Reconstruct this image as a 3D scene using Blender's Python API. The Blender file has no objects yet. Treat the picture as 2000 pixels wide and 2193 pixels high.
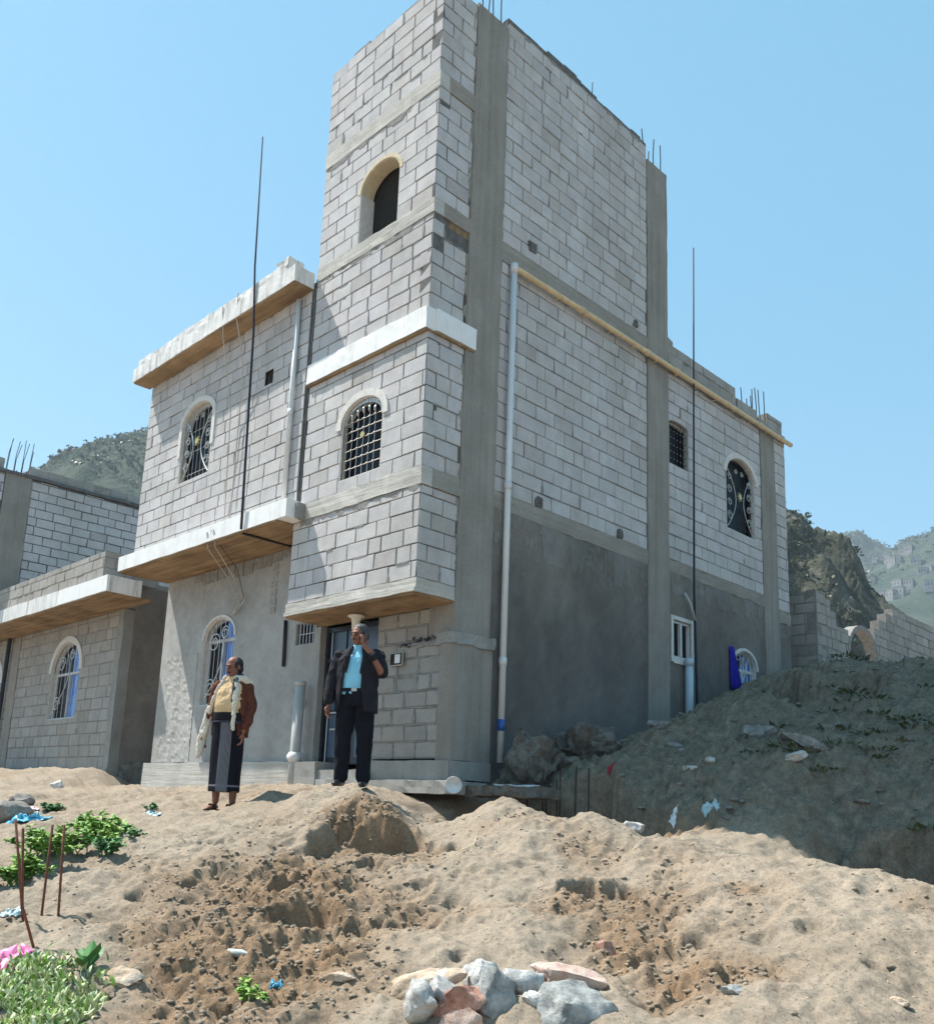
import bpy, bmesh, math, random
import numpy as np
from mathutils import Vector, Matrix, Euler
R = math.radians
random.seed(7)
rng = np.random.default_rng(11)
scene = bpy.context.scene
COL = scene.collection

# ------------------------------------------------------------------ camera
YAW, PITCH, ROLL = 0.8124, 0.202, 0.0445
cam_d = bpy.data.cameras.new("camera")
cam = bpy.data.objects.new("camera", cam_d); COL.objects.link(cam)
fw = Vector((-math.sin(YAW)*math.cos(PITCH), math.cos(YAW)*math.cos(PITCH), math.sin(PITCH)))
rt = Vector((math.cos(YAW), math.sin(YAW), 0)); up = rt.cross(fw)
r2 = math.cos(ROLL)*rt + math.sin(ROLL)*up; u2 = -math.sin(ROLL)*rt + math.cos(ROLL)*up
m3 = Matrix((r2, u2, -fw)).transposed()
cam.matrix_world = Matrix.Translation((7.662, -7.623, 0.262)) @ m3.to_4x4()
cam_d.sensor_fit = 'HORIZONTAL'; cam_d.sensor_width = 36.0
cam_d.lens = 36.0*1988.1/2000
cam_d.shift_x = 0.03665; cam_d.shift_y = 0.11425
cam_d.clip_start = 0.05; cam_d.clip_end = 12000
scene.camera = cam

# ------------------------------------------------------------------ sky, sun, exposure
SUN_DIR = Vector((0.56, 0.262, -1.0)).normalized()      # the way the light travels
elev = math.asin(-SUN_DIR.z)
world = bpy.data.worlds.new("World"); scene.world = world; world.use_nodes = True
wn = world.node_tree.nodes; wn.clear()
sky = wn.new('ShaderNodeTexSky'); sky.sky_type = 'NISHITA'; sky.sun_disc = False
sky.sun_elevation = elev
sky.sun_rotation = math.atan2(-SUN_DIR.x, -SUN_DIR.y)
sky.altitude = 900; sky.air_density = 1.0; sky.dust_density = 0.7; sky.ozone_density = 1.0
bg = wn.new('ShaderNodeBackground'); bg.inputs['Strength'].default_value = 0.05
wo = wn.new('ShaderNodeOutputWorld')
world.node_tree.links.new(sky.outputs[0], bg.inputs[0]); bg2 = wn.new('ShaderNodeBackground'); bg2.inputs['Color'].default_value = (.058, .205, .290, 1); bg2.inputs['Strength'].default_value = 1.0   # even, milky part of a dusty sky
ad = wn.new('ShaderNodeAddShader'); world.node_tree.links.new(bg.outputs[0], ad.inputs[0]); world.node_tree.links.new(bg2.outputs[0], ad.inputs[1]); world.node_tree.links.new(ad.outputs[0], wo.inputs[0])
sun_d = bpy.data.lights.new("sun", 'SUN'); sun_d.energy = 5.0; sun_d.angle = R(0.55); sun_d.color = (1.0, 0.955, 0.88)
sun = bpy.data.objects.new("sun", sun_d); COL.objects.link(sun)
sun.rotation_euler = SUN_DIR.to_track_quat('-Z', 'Y').to_euler(); sun.location = (-20, -10, 40)
vs = scene.view_settings
vs.view_transform = 'Standard'; vs.look = 'None'; vs.gamma = 1; vs.use_curve_mapping = False
vs.exposure = 0.86

# ------------------------------------------------------------------ noise
def _h(i, j, k, s):
    n = (i.astype(np.int64)*374761393 + j.astype(np.int64)*668265263 + k.astype(np.int64)*2147483647 + s*144665) & 0x7fffffff
    n = ((n ^ (n >> 13))*1274126177) & 0x7fffffff
    n = ((n ^ (n >> 16))*668265263) & 0x7fffffff
    return (n & 0xffff)/65535.0
def vnoise(x, y, z=0.0, s=0):
    x = np.asarray(x, float); y = np.asarray(y, float); z = np.broadcast_to(np.asarray(z, float), x.shape)
    xi, yi, zi = np.floor(x), np.floor(y), np.floor(z)
    fx, fy, fz = x-xi, y-yi, z-zi
    fx, fy, fz = [f*f*f*(f*(f*6-15)+10) for f in (fx, fy, fz)]
    r = 0
    for a in (0, 1):
        for b in (0, 1):
            for c in (0, 1):
                w = (fx if a else 1-fx)*(fy if b else 1-fy)*(fz if c else 1-fz)
                r = r + w*_h(xi+a, yi+b, zi+c, s)
    return r*2-1
def fbm(x, y, z=0.0, o=4, s=0, g=0.5):
    t = 0; a = 1
    for i in range(o):
        t = t + a*vnoise(np.asarray(x)*2**i, np.asarray(y)*2**i, np.asarray(z)*2**i, s+i*17); a *= g
    return t
def lin(c): return tuple(((v/255)/12.92 if v/255 <= .04045 else ((v/255+.055)/1.055)**2.4) for v in c)

# ------------------------------------------------------------------ materials
MATS = {}
class NT:
    def __init__(s, name):
        s.m = bpy.data.materials.new(name); s.m.use_nodes = True; s.t = s.m.node_tree
        s.b = s.t.nodes['Principled BSDF']; MATS[name] = s.m
    def n(s, ty, **k):
        q = s.t.nodes.new(ty)
        for a, v in k.items():
            if a.startswith('i_'):
                q.inputs[a[2:].replace('_', ' ')].default_value = v
            else: setattr(q, a, v)
        return q
    def l(s, a, b): s.t.links.new(a, b)
    def noise(s, scale, detail=4, rough=.55, stretch=None, obj=True):
        tc = s.n('ShaderNodeTexCoord'); src = tc.outputs['Object']
        if stretch:
            mp = s.n('ShaderNodeMapping'); mp.inputs['Scale'].default_value = stretch; s.l(src, mp.inputs[0]); src = mp.outputs[0]
        q = s.n('ShaderNodeTexNoise'); q.inputs['Scale'].default_value = scale; q.inputs['Detail'].default_value = detail
        q.inputs['Roughness'].default_value = rough; s.l(src, q.inputs['Vector']); return q.outputs['Fac']
    def ramp(s, fac, pts):
        q = s.n('ShaderNodeValToRGB'); e = q.color_ramp.elements
        while len(e) < len(pts): e.new(.5)
        for i, (p, c) in enumerate(pts):
            e[i].position = p; e[i].color = (*c, 1) if len(c) == 3 else c
        s.l(fac, q.inputs[0]); return q.outputs[0]
    def mul(s, a, b, fac=1.0, mode='MULTIPLY'):
        q = s.n('ShaderNodeMix', data_type='RGBA', blend_type=mode); q.inputs[0].default_value = fac
        for k, v in ((6, a), (7, b)):
            if isinstance(v, tuple): q.inputs[k].default_value = (*v, 1)
            else: s.l(v, q.inputs[k])
        return q.outputs[2]
    def mix(s, fac, a, b):
        q = s.n('ShaderNodeMix', data_type='RGBA'); s.l(fac, q.inputs[0])
        for k, v in ((6, a), (7, b)):
            if isinstance(v, tuple): q.inputs[k].default_value = (*v, 1)
            else: s.l(v, q.inputs[k])
        return q.outputs[2]
    def attr(s, name):
        q = s.n('ShaderNodeAttribute'); q.attribute_name = name; return q
    def math(s, op, a, b=0.0):
        q = s.n('ShaderNodeMath', operation=op)
        for k, v in ((0, a), (1, b)):
            if isinstance(v, (int, float)): q.inputs[k].default_value = v
            else: s.l(v, q.inputs[k])
        return q.outputs[0]
    def bump(s, h, strength=.5, dist=.01, chain=None):
        q = s.n('ShaderNodeBump'); q.inputs['Strength'].default_value = strength; q.inputs['Distance'].default_value = dist
        s.l(h, q.inputs['Height'])
        if chain: s.l(chain, q.inputs['Normal'])
        s.l(q.outputs[0], s.b.inputs['Normal']); return q.outputs[0]
    def col(s, c):
        if isinstance(c, tuple): s.b.inputs['Base Color'].default_value = (*c, 1)
        else: s.l(c, s.b.inputs['Base Color'])
        return s
    def rough(s, r, spec=.3):
        s.b.inputs['Roughness'].default_value = r; s.b.inputs['Specular IOR Level'].default_value = spec; return s

def gray(v): return (v, v, v)
def mat_simple(name, c, rough=.6, spec=.3, metal=0, var=.15, scale=12, bump=0, bscale=60):
    t = NT(name); n = t.noise(scale, 4)
    t.col(t.mul(c, t.ramp(n, [(.25, gray(1-var)), (.75, gray(1+var))]))).rough(rough, spec)
    t.b.inputs['Metallic'].default_value = metal
    if bump: t.bump(t.noise(bscale, 3), bump, .01)
    return t.m

def mat_block(name, c):
    t = NT(name); a = t.attr('tint')
    base = t.mul(c, a.outputs['Color'])
    n = t.noise(5, 5, .6); base = t.mul(base, t.ramp(n, [(.25, gray(.86)), (.7, gray(1.07))]))
    n2 = t.noise(55, 3, .7); base = t.mul(base, t.ramp(n2, [(.3, gray(.88)), (.55, gray(1.04))]))
    n3 = t.noise(.8, 5, .65, (1, 1, .5)); base = t.mul(base, t.ramp(n3, [(.3, (.86, .845, .82)), (.6, (1.05, 1.05, 1.05))]))
    t.col(base).rough(.93, .15)
    b1 = t.bump(t.noise(110, 3, .7), .35, .006); t.bump(t.noise(14, 4, .6), .3, .012, b1)
mat_block('block', (.50, .485, .482))
mat_block('rough_block', (.35, .333, .31))
def mat_concrete(name, c, stretch=(1, 1, .05), sc=9):
    t = NT(name)
    n = t.noise(sc, 5, .6, stretch); base = t.mul(c, t.ramp(n, [(.28, gray(.84)), (.5, gray(1.0)), (.72, gray(1.13))]))
    n2 = t.noise(1.3, 5, .65); base = t.mul(base, t.ramp(n2, [(.3, (.84, .83, .82)), (.7, (1.12, 1.12, 1.13))]))
    n3 = t.noise(40, 3, .7); base = t.mul(base, t.ramp(n3, [(.3, gray(.88)), (.6, gray(1.06))]))
    t.col(base).rough(.92, .2)
    b = t.bump(t.noise(sc*1.6, 4, .6, stretch), .55, .02); t.bump(t.noise(70, 3, .7), .35, .006, b)
mat_concrete('column_concrete', (.285, .262, .232))
mat_concrete('beam_concrete', (.30, .275, .24), (.05, .05, 1.0), 12)
mat_concrete('plain_concrete', (.30, .295, .275), (1, 1, .5), 4)
mat_concrete('pale_concrete', (.47, .45, .41), (.06, .06, 1), 10)
def mat_plaster(name, c, vlo=.78, vhi=1.18, b=.4):
    t = NT(name)
    n = t.noise(.9, 6, .62); base = t.mul(c, t.ramp(n, [(.3, gray(vlo)), (.7, gray(vhi))]))
    n2 = t.noise(7, 5, .65); base = t.mul(base, t.ramp(n2, [(.3, gray(.87)), (.7, gray(1.1))]))
    n3 = t.noise(2.2, 4, .6, (1, 1, .15)); base = t.mul(base, t.ramp(n3, [(.3, (.9, .89, .88)), (.7, (1.06, 1.06, 1.07))]))
    t.col(base).rough(.88, .2)
    q = t.bump(t.noise(4.5, 5, .6), .35, .03); t.bump(t.noise(90, 3, .7), b, .008, q)
    return t
mat_plaster('front_plaster', (.37, .365, .35))
mat_plaster('splatter_plaster', (.42, .41, .385), .85, 1.1, 1.0)
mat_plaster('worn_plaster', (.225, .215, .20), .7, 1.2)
mat_plaster('brown_plaster', (.235, .212, .188), .7, 1.2)
# side plaster: damp and darker low down, pale leached patches near its top edge (stains of the wall itself)
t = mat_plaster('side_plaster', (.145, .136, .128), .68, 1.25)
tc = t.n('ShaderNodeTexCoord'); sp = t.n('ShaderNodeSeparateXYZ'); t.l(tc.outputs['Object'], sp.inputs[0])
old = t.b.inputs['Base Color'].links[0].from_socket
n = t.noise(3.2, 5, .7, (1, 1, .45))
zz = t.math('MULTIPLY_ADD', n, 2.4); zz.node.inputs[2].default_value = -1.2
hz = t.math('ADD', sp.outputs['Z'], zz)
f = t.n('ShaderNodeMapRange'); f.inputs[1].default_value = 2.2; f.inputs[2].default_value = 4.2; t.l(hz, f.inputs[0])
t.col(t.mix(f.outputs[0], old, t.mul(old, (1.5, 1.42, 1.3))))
t = NT('mortar'); n = t.noise(9, 5); t.col(t.ramp(n, [(.3, (.10, .097, .095)), (.7, (.175, .17, .163))])).rough(.95, .1); t.bump(t.noise(120, 3), .5, .01)
t = NT('grey_mortar'); n = t.noise(7, 5, .7); t.col(t.ramp(n, [(.3, (.19, .18, .165)), (.7, (.33, .31, .285))])).rough(.95, .1); t.bump(t.noise(70, 4, .7), .7, .012)
t = NT('smeared_mortar'); n = t.noise(14, 5, .7); t.col(t.ramp(n, [(.3, (.20, .19, .18)), (.7, (.36, .345, .325))])).rough(.95, .1); t.bump(t.noise(60, 4, .7), .8, .015)
t = NT('white_paint'); n = t.noise(6, 5, .7, (1, 1, .25)); t.col(t.ramp(n, [(.22, (.62, .60, .57)), (.5, (.80, .795, .785))])).rough(.7, .25); t.bump(t.noise(25, 4), .25, .008)
t = NT('weathered_paint'); n = t.noise(9, 6, .75, (1, 1, .12)); t.col(t.ramp(n, [(.3, (.30, .285, .27)), (.48, (.66, .65, .63)), (.7, (.80, .79, .775))])).rough(.75, .2); t.bump(t.noise(25, 4), .35, .01)
def mat_soffit(name, st):
    t = NT(name); n = t.noise(7, 5, .65, st)
    c = t.ramp(n, [(.25, (.15, .092, .050)), (.5, (.29, .19, .105)), (.75, (.42, .30, .185))])
    n2 = t.noise(1.7, 4); c = t.mul(c, t.ramp(n2, [(.35, gray(.75)), (.65, gray(1.15))]))
    t.col(c).rough(.85, .2); t.bump(t.noise(18, 4, .6, st), .5, .015)
mat_soffit('board_soffit', (.12, 1.6, 1))
mat_soffit('ply_soffit', (.35, .8, 1))
t = NT('arch_plaster'); n = t.noise(14, 4); t.col(t.ramp(n, [(.3, (.56, .53, .49)), (.7, (.70, .675, .64))])).rough(.85, .2); t.bump(t.noise(50, 3), .3, .008)
t = NT('cream_plaster'); n = t.noise(12, 4); t.col(t.ramp(n, [(.3, (.52, .43, .29)), (.7, (.64, .55, .40))])).rough(.85, .2)
mat_simple('black_steel', (.022, .024, .03), .5, .4, .3, .3)
mat_simple('silver_grille', (.52, .50, .47), .38, .5, .75, .25, 30)
mat_simple('gilded', (.60, .47, .20), .35, .5, .7)
mat_simple('dark_pole', (.03, .036, .055), .8, .15)
mat_simple('bare_rebar', (.05, .052, .065), .75, .2, 0, .3, 20)
mat_simple('rusty_rebar', (.17, .072, .045), .85, .2, .1, .4, 25, .4, 150)
mat_simple('dark_rust', (.06, .035, .028), .85, .2, .1, .4, 25)
mat_simple('white_pvc', (.66, .66, .655), .4, .4, 0, .08, 6)
mat_simple('blue_pvc', (.40, .50, .56), .4, .4, 0, .08, 6)
mat_simple('yellowed_pvc', (.66, .50, .30), .5, .35, 0, .2, 8)
mat_simple('grey_pvc', (.42, .42, .41), .55, .3, 0, .15, 8)
mat_simple('blue_tape', (.03, .10, .35), .4, .4)
mat_simple('cable', (.50, .46, .40), .7)
mat_simple('dark_cable', (.03, .03, .035), .6)
mat_simple('black_glass', (.006, .006, .010), .3, .12, 0, .05)
mat_simple('interior_dark', (.03, .028, .026), .9, .1)
mat_simple('door_steel', (.018, .024, .036), .35, .5, .2, .2)
mat_simple('door_panel', (.050, .085, .135), .28, .5, 0, .25, 3)
mat_simple('steel_light', (.55, .55, .55), .35, .5, .5)
mat_simple('lamp_white', (.72, .68, .58), .5)
mat_simple('window_frame', (.55, .55, .54), .45, .4)
mat_simple('blue_cloth', (.02, .02, .33), .8, .2, 0, .25, 6, .3, 30)
t = NT('blue_pane'); n = t.noise(5, 3, .5, (6, 6, .4)); t.col(t.ramp(n, [(.3, (.03, .10, .42)), (.7, (.12, .34, .80))])).rough(.15, .5)
def mat_soil(name):
    t = NT(name); a = t.attr('dig')
    n = t.noise(1.1, 6, .65); pale = t.ramp(n, [(.3, (.275, .222, .166)), (.7, (.365, .302, .234))])
    n2 = t.noise(3.0, 6, .7); dark = t.ramp(n2, [(.3, (.20, .130, .080)), (.7, (.32, .222, .142))])
    c = t.mix(a.outputs['Fac'], pale, dark)
    g = t.attr('rubble_shade'); n5 = t.noise(8, 6, .7); c = t.mix(g.outputs['Fac'], c, t.ramp(n5, [(.3, (.135, .115, .088)), (.55, (.225, .188, .142)), (.75, (.32, .27, .21))]))  # darker rubble soil, with the house's shade put into its tone
    n3 = t.noise(38, 5, .7); c = t.mul(c, t.ramp(n3, [(.3, gray(.74)), (.5, gray(1.0)), (.72, gray(1.16))]))
    n4 = t.noise(170, 3, .7); c = t.mul(c, t.ramp(n4, [(.3, gray(.84)), (.7, gray(1.1))]))
    sp_ = t.noise(62, 3, .6); c = t.mul(c, t.ramp(sp_, [(.34, (.60, .57, .54)), (.42, gray(1.0))])); n6 = t.noise(9, 4, .6, (1, .45, 1)); c = t.mul(c, t.ramp(n6, [(.32, gray(.86)), (.55, gray(1.03))]))
    t.col(c).rough(.97, .1)
    b = t.bump(t.noise(26, 7, .72), .55, .03); t.bump(t.noise(150, 4, .75), .5, .006, b)
mat_soil('soil')
def mat_stone(name, c1, c2, c3):
    t = NT(name); n = t.noise(11, 7, .68); c = t.ramp(n, [(.33, c1), (.48, c2), (.62, c3)])
    n2 = t.noise(60, 4, .7); c = t.mul(c, t.ramp(n2, [(.3, gray(.82)), (.65, gray(1.08))]))
    t.col(c).rough(.85, .25); q = t.bump(t.noise(22, 6, .72), .8, .02); t.bump(t.noise(110, 4, .7), .5, .005, q)
mat_stone('stone_white', (.24, .24, .235), (.47, .455, .43), (.60, .585, .56))
mat_stone('stone_grey', (.15, .155, .155), (.31, .315, .30), (.47, .465, .44))
mat_stone('stone_red', (.24, .11, .08), (.42, .23, .17), (.56, .36, .28))
mat_stone('stone_tan', (.34, .23, .15), (.52, .40, .29), (.66, .55, .44))
mat_stone('stone_pink', (.40, .25, .20), (.56, .40, .33), (.66, .53, .46))
mat_stone('earthy_concrete', (.075, .066, .056), (.13, .115, .098), (.19, .175, .155))
mat_stone('rubble', (.14, .13, .12), (.22, .205, .185), (.32, .30, .27))
def mat_leaf(name, c1, c2):
    t = NT(name); a = t.attr('tint'); q = t.n('ShaderNodeMix', data_type='RGBA'); t.l(a.outputs['Fac'], q.inputs[0])
    q.inputs[6].default_value = (*c1, 1); q.inputs[7].default_value = (*c2, 1)
    t.col(q.outputs[2]).rough(.55, .35)
    t.b.inputs['Transmission Weight'].default_value = 0
    return t.m
mat_leaf('leaf_green', (.07, .19, .025), (.34, .52, .10))
mat_leaf('leaf_grassy', (.27, .35, .12), (.66, .66, .42))
mat_leaf('leaf_dark', (.04, .13, .04), (.15, .32, .10))
mat_leaf('shrub_far', (.028, .044, .026), (.085, .105, .055))
mat_leaf('weed_dull', (.05, .065, .03), (.13, .14, .07))
mat_simple('skin', (.235, .098, .062), .55, .35, 0, .1, 20)
mat_simple('hair_black', (.012, .012, .014), .6, .4)
mat_simple('hair_grey', (.055, .052, .05), .6, .4, 0, .4, 60)
mat_simple('jacket_rust', (.105, .032, .020), .9, .2, 0, .35, 14, .4, 60)
mat_simple('lining_cream', (.66, .58, .48), .95, .1, 0, .2, 40, .6, 120)
mat_simple('shirt_peach', (.66, .45, .25), .8, .2, 0, .12, 8, .2, 30)
mat_simple('scarf_navy', (.045, .05, .075), .9, .1, 0, .3, 30)
mat_simple('belt_dark', (.012, .010, .012), .7, .15)
mat_simple('suit_black', (.016, .015, .020), .85, .2, 0, .3, 10)
mat_simple('suit_trousers', (.008, .009, .014), .9, .15, 0, .3, 10)
mat_simple('shirt_blue', (.25, .58, .74), .7, .25, 0, .1, 8)
mat_simple('leather_black', (.012, .012, .014), .35, .5)
mat_simple('phone_black', (.01, .01, .012), .2, .5)
mat_simple('sandal', (.02, .016, .014), .7)
t = NT('sarong')       # dark cloth with one striped panel woven in
tc = t.n('ShaderNodeTexCoord'); sp = t.n('ShaderNodeSeparateXYZ'); t.l(tc.outputs['Object'], sp.inputs[0])
w = t.n('ShaderNodeTexWave'); w.inputs['Scale'].default_value = 26; w.inputs['Distortion'].default_value = .3; t.l(tc.outputs['Object'], w.inputs['Vector'])
st = t.ramp(w.outputs['Fac'], [(.45, (.03, .03, .04)), (.75, (.26, .25, .27))])
x = sp.outputs['X']; inside = t.math('MULTIPLY', t.math('GREATER_THAN', x, -.095), t.math('LESS_THAN', x, .035))
zb = t.math('LESS_THAN', sp.outputs['Z'], .275); zt = t.math('GREATER_THAN', sp.outputs['Z'], .255); band = t.math('MULTIPLY', zb, zt)
base = t.mix(inside, (.010, .010, .016), st); base = t.mix(band, base, (.16, .15, .18)); t.col(base).rough(.9, .1)
mat_simple('plastic_white', (.70, .72, .72), .4, .4)
mat_simple('plastic_blue', (.08, .36, .52), .35, .4, 0, .4, 10)
mat_simple('plastic_pale', (.45, .58, .60), .35, .4, 0, .3, 10)
mat_simple('straw', (.52, .44, .29), .8)
mat_simple('plastic_dull', (.36, .40, .38), .45, .4, 0, .4, 20)
mat_simple('plastic_pink', (.75, .22, .42), .4, .4, 0, .4, 20)
mat_simple('cloth_pinkwhite', (.72, .55, .58), .8, .2, 0, .4, 25)
mat_simple('cloth_red', (.35, .03, .05), .8, .2)
t = NT('hill_near'); n = t.noise(.16, 8, .74); c = t.ramp(n, [(.36, (.018, .024, .020)), (.5, (.052, .056, .040)), (.64, (.13, .125, .10))]); t.col(c).rough(.95, .1); t.bump(t.noise(.25, 6, .7), .9, 1.2)
t = NT('hill_far'); n = t.noise(.035, 9, .74); c = t.ramp(n, [(.32, (.020, .036, .026)), (.5, (.042, .062, .042)), (.7, (.09, .10, .075))]); t.col(c).rough(.95, .1); t.bump(t.noise(.06, 6, .7), .9, 5)
mat_simple('village_wall', (.25, .24, .22), .9, .2, 0, .3, .3)
M = MATS

# ------------------------------------------------------------------ object helpers
def link(o, parent=None):
    COL.objects.link(o)
    if parent: o.parent = parent
    return o
def tag(o, label=None, cat=None, group=None, kind=None):
    if label: o['label'] = label
    if cat: o['category'] = cat
    if group: o['group'] = group
    if kind: o['kind'] = kind
    return o
def thing(name, label, cat, loc=(0, 0, 0), rz=0, group=None):
    o = bpy.data.objects.new(name, None); o.empty_display_size = .2
    o.location = loc; o.rotation_euler = (0, 0, rz); link(o); return tag(o, label, cat, group)
class MB:
    def __init__(s): s.v = []; s.f = []; s.mi = []; s.ti = []; s.mats = []
    def mat(s, name):
        if name not in s.mats: s.mats.append(name)
        return s.mats.index(name)
    def add(s, verts, faces, mat, tint=1.0):
        k = len(s.v); s.v += [tuple(p) for p in verts]; i = s.mat(mat)
        for f in faces: s.f.append([a+k for a in f]); s.mi.append(i); s.ti.append(tint)
    def build(s, name, parent=None, smooth=False, bevel=0):
        me = bpy.data.meshes.new(name); me.from_pydata(s.v, [], s.f)
        for n in s.mats: me.materials.append(M[n])
        me.polygons.foreach_set('material_index', s.mi)
        a = me.attributes.new('tint', 'FLOAT_COLOR', 'FACE') if s.v and isinstance(s.ti[0], tuple) else me.attributes.new('tint', 'FLOAT', 'FACE')
        if isinstance(s.ti[0], tuple): a.data.foreach_set('color', np.array([(*t, 1) for t in s.ti], np.float32).ravel())
        else: a.data.foreach_set('value', np.array(s.ti, np.float32))
        if smooth: me.polygons.foreach_set('use_smooth', [True]*len(me.polygons))
        me.update()
        o = link(bpy.data.objects.new(name, me), parent)
        if bevel:
            b = o.modifiers.new('bevel', 'BEVEL'); b.width = bevel; b.segments = 2; b.limit_method = 'ANGLE'; b.angle_limit = R(40)
        return o
def fixn(me):
    bm = bmesh.new(); bm.from_mesh(me); bmesh.ops.recalc_face_normals(bm, faces=bm.faces); bm.to_mesh(me); bm.free()
def box(mb, x0, x1, y0, y1, z0, z1, mat, tint=1.0):
    v = [(x, y, z) for x in (x0, x1) for y in (y0, y1) for z in (z0, z1)]
    mb.add(v, [(0, 1, 3, 2), (4, 6, 7, 5), (0, 4, 5, 1), (2, 3, 7, 6), (0, 2, 6, 4), (1, 5, 7, 3)], mat, tint)
def rbox(mb, x0, x1, y0, y1, z0, z1, mat, seg=.12, amp=.006, freq=7, skip=()):
    """a box whose faces are cut into a grid and whose skin wanders a little, like cast concrete"""
    lo = np.array((x0, y0, z0)); hi = np.array((x1, y1, z1)); n = np.maximum(1, np.ceil((hi-lo)/seg)).astype(int); n = np.minimum(n, 90)
    for ax in range(3):
        a, b = [(1, 2), (2, 0), (0, 1)][ax]
        for side in (0, 1):
            A, B = np.meshgrid(np.linspace(lo[a], hi[a], n[a]+1), np.linspace(lo[b], hi[b], n[b]+1), indexing='ij')
            P = np.zeros((*A.shape, 3)); P[..., a] = A; P[..., b] = B; P[..., ax] = (hi if side else lo)[ax]
            D = np.stack([fbm(P[..., 0]*freq, P[..., 1]*freq, P[..., 2]*freq, 3, q*31) for q in range(3)], -1)*amp
            P = (P+D).reshape(-1, 3); nb = n[b]+1; F = []
            for i in range(n[a]):
                for j in range(n[b]):
                    q = (i*nb+j, (i+1)*nb+j, (i+1)*nb+j+1, i*nb+j+1); F.append(q if side else q[::-1])
            mb.add(P.tolist(), F, mat)
def frame_of(p, q):
    d = (Vector(q)-Vector(p)).normalized(); a = Vector((0, 0, 1)) if abs(d.z) < .9 else Vector((1, 0, 0))
    u = d.cross(a).normalized(); return d, u, d.cross(u)
def tube(mb, pts, r, mat, n=8, cap=True, tint=1.0):
    pts = [Vector(p) for p in pts]; rs = r if isinstance(r, (list, tuple)) else [r]*len(pts); V = []; F = []
    d, u, w = frame_of(pts[0], pts[1])
    for i, p in enumerate(pts):
        if i > 0:
            nd = (pts[min(i+1, len(pts)-1)]-pts[i-1]).normalized(); u = (u-nd*u.dot(nd)).normalized(); w = nd.cross(u)
        for k in range(n):
            t = 2*math.pi*k/n; V.append(p+(u*math.cos(t)+w*math.sin(t))*rs[i])
    for i in range(len(pts)-1):
        for k in range(n): F.append((i*n+k, i*n+(k+1) % n, (i+1)*n+(k+1) % n, (i+1)*n+k))
    if cap: F.append(tuple(range(n))[::-1]); F.append(tuple(range((len(pts)-1)*n, len(pts)*n)))
    mb.add(V, F, mat, tint)
def lathe(mb, prof, c, mat, n=20):
    V = []; F = []
    for r, z in prof:
        for k in range(n): t = 2*math.pi*k/n; V.append((c[0]+r*math.cos(t), c[1]+r*math.sin(t), c[2]+z))
    for i in range(len(prof)-1):
        for k in range(n): F.append((i*n+k, i*n+(k+1) % n, (i+1)*n+(k+1) % n, (i+1)*n+k))
    mb.add(V, F, mat)

# 2-D polygons: what is left of a convex polygon outside convex openings
def _clip(poly, a, b, keep_left):
    out = []; ax, ay = a; ex, ey = b[0]-ax, b[1]-ay
    sd = [(ex*(p[1]-ay)-ey*(p[0]-ax))*(1 if keep_left else -1) for p in poly]
    for i in range(len(poly)):
        j = (i+1) % len(poly); p, q = poly[i], poly[j]; s, t = sd[i], sd[j]
        if s >= 0: out.append(p)
        if s*t < 0: k = s/(s-t); out.append((p[0]+(q[0]-p[0])*k, p[1]+(q[1]-p[1])*k))
    return out
def _area(p): return abs(sum(p[i][0]*p[(i+1) % len(p)][1]-p[(i+1) % len(p)][0]*p[i][1] for i in range(len(p))))/2
def subtract(poly, hole):
    xs = [p[0] for p in poly]; ys = [p[1] for p in poly]; hx = [p[0] for p in hole]; hy = [p[1] for p in hole]
    if max(xs) <= min(hx) or min(xs) >= max(hx) or max(ys) <= min(hy) or min(ys) >= max(hy): return [poly]
    out = []; cur = poly
    for i in range(len(hole)):
        a, b = hole[i], hole[(i+1) % len(hole)]
        o = _clip(cur, a, b, False)
        if len(o) > 2 and _area(o) > 2e-5: out.append(o)
        cur = _clip(cur, a, b, True)
        if len(cur) < 3: break
    return out
def arch_poly(a0, a1, b0, bs, rise, n=12):
    p = [(a0, b0), (a1, b0)]; c = (a0+a1)/2; h = (a1-a0)/2
    for i in range(n+1): t = math.pi*i/n; p.append((c+h*math.cos(t), bs+rise*math.sin(t)))
    return p
class Plane:
    """wall plane: origin O, horizontal axis U, outward normal N, vertical Z"""
    def __init__(s, O, U, N): s.O = Vector(O); s.U = Vector(U); s.N = Vector(N); s.flip = Vector(U).cross(Vector((0, 0, 1))).dot(Vector(N)) < 0
    def p(s, a, b, c=0): return s.O+s.U*a+Vector((0, 0, b))+s.N*c
def prism(mb, pl, poly, c0, c1, mat, tint=1.0, jit=0):
    n = len(poly); V = [pl.p(a, b, c0) for a, b in poly]+[pl.p(a, b, c1+(random.uniform(-jit, jit) if jit else 0)) for a, b in poly]
    F = [tuple(range(n))[::-1], tuple(range(n, 2*n))]+[(i, (i+1) % n, n+(i+1) % n, n+i) for i in range(n)]
    if pl.flip: F = [f[::-1] for f in F]
    mb.add(V, F, mat, tint)
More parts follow.
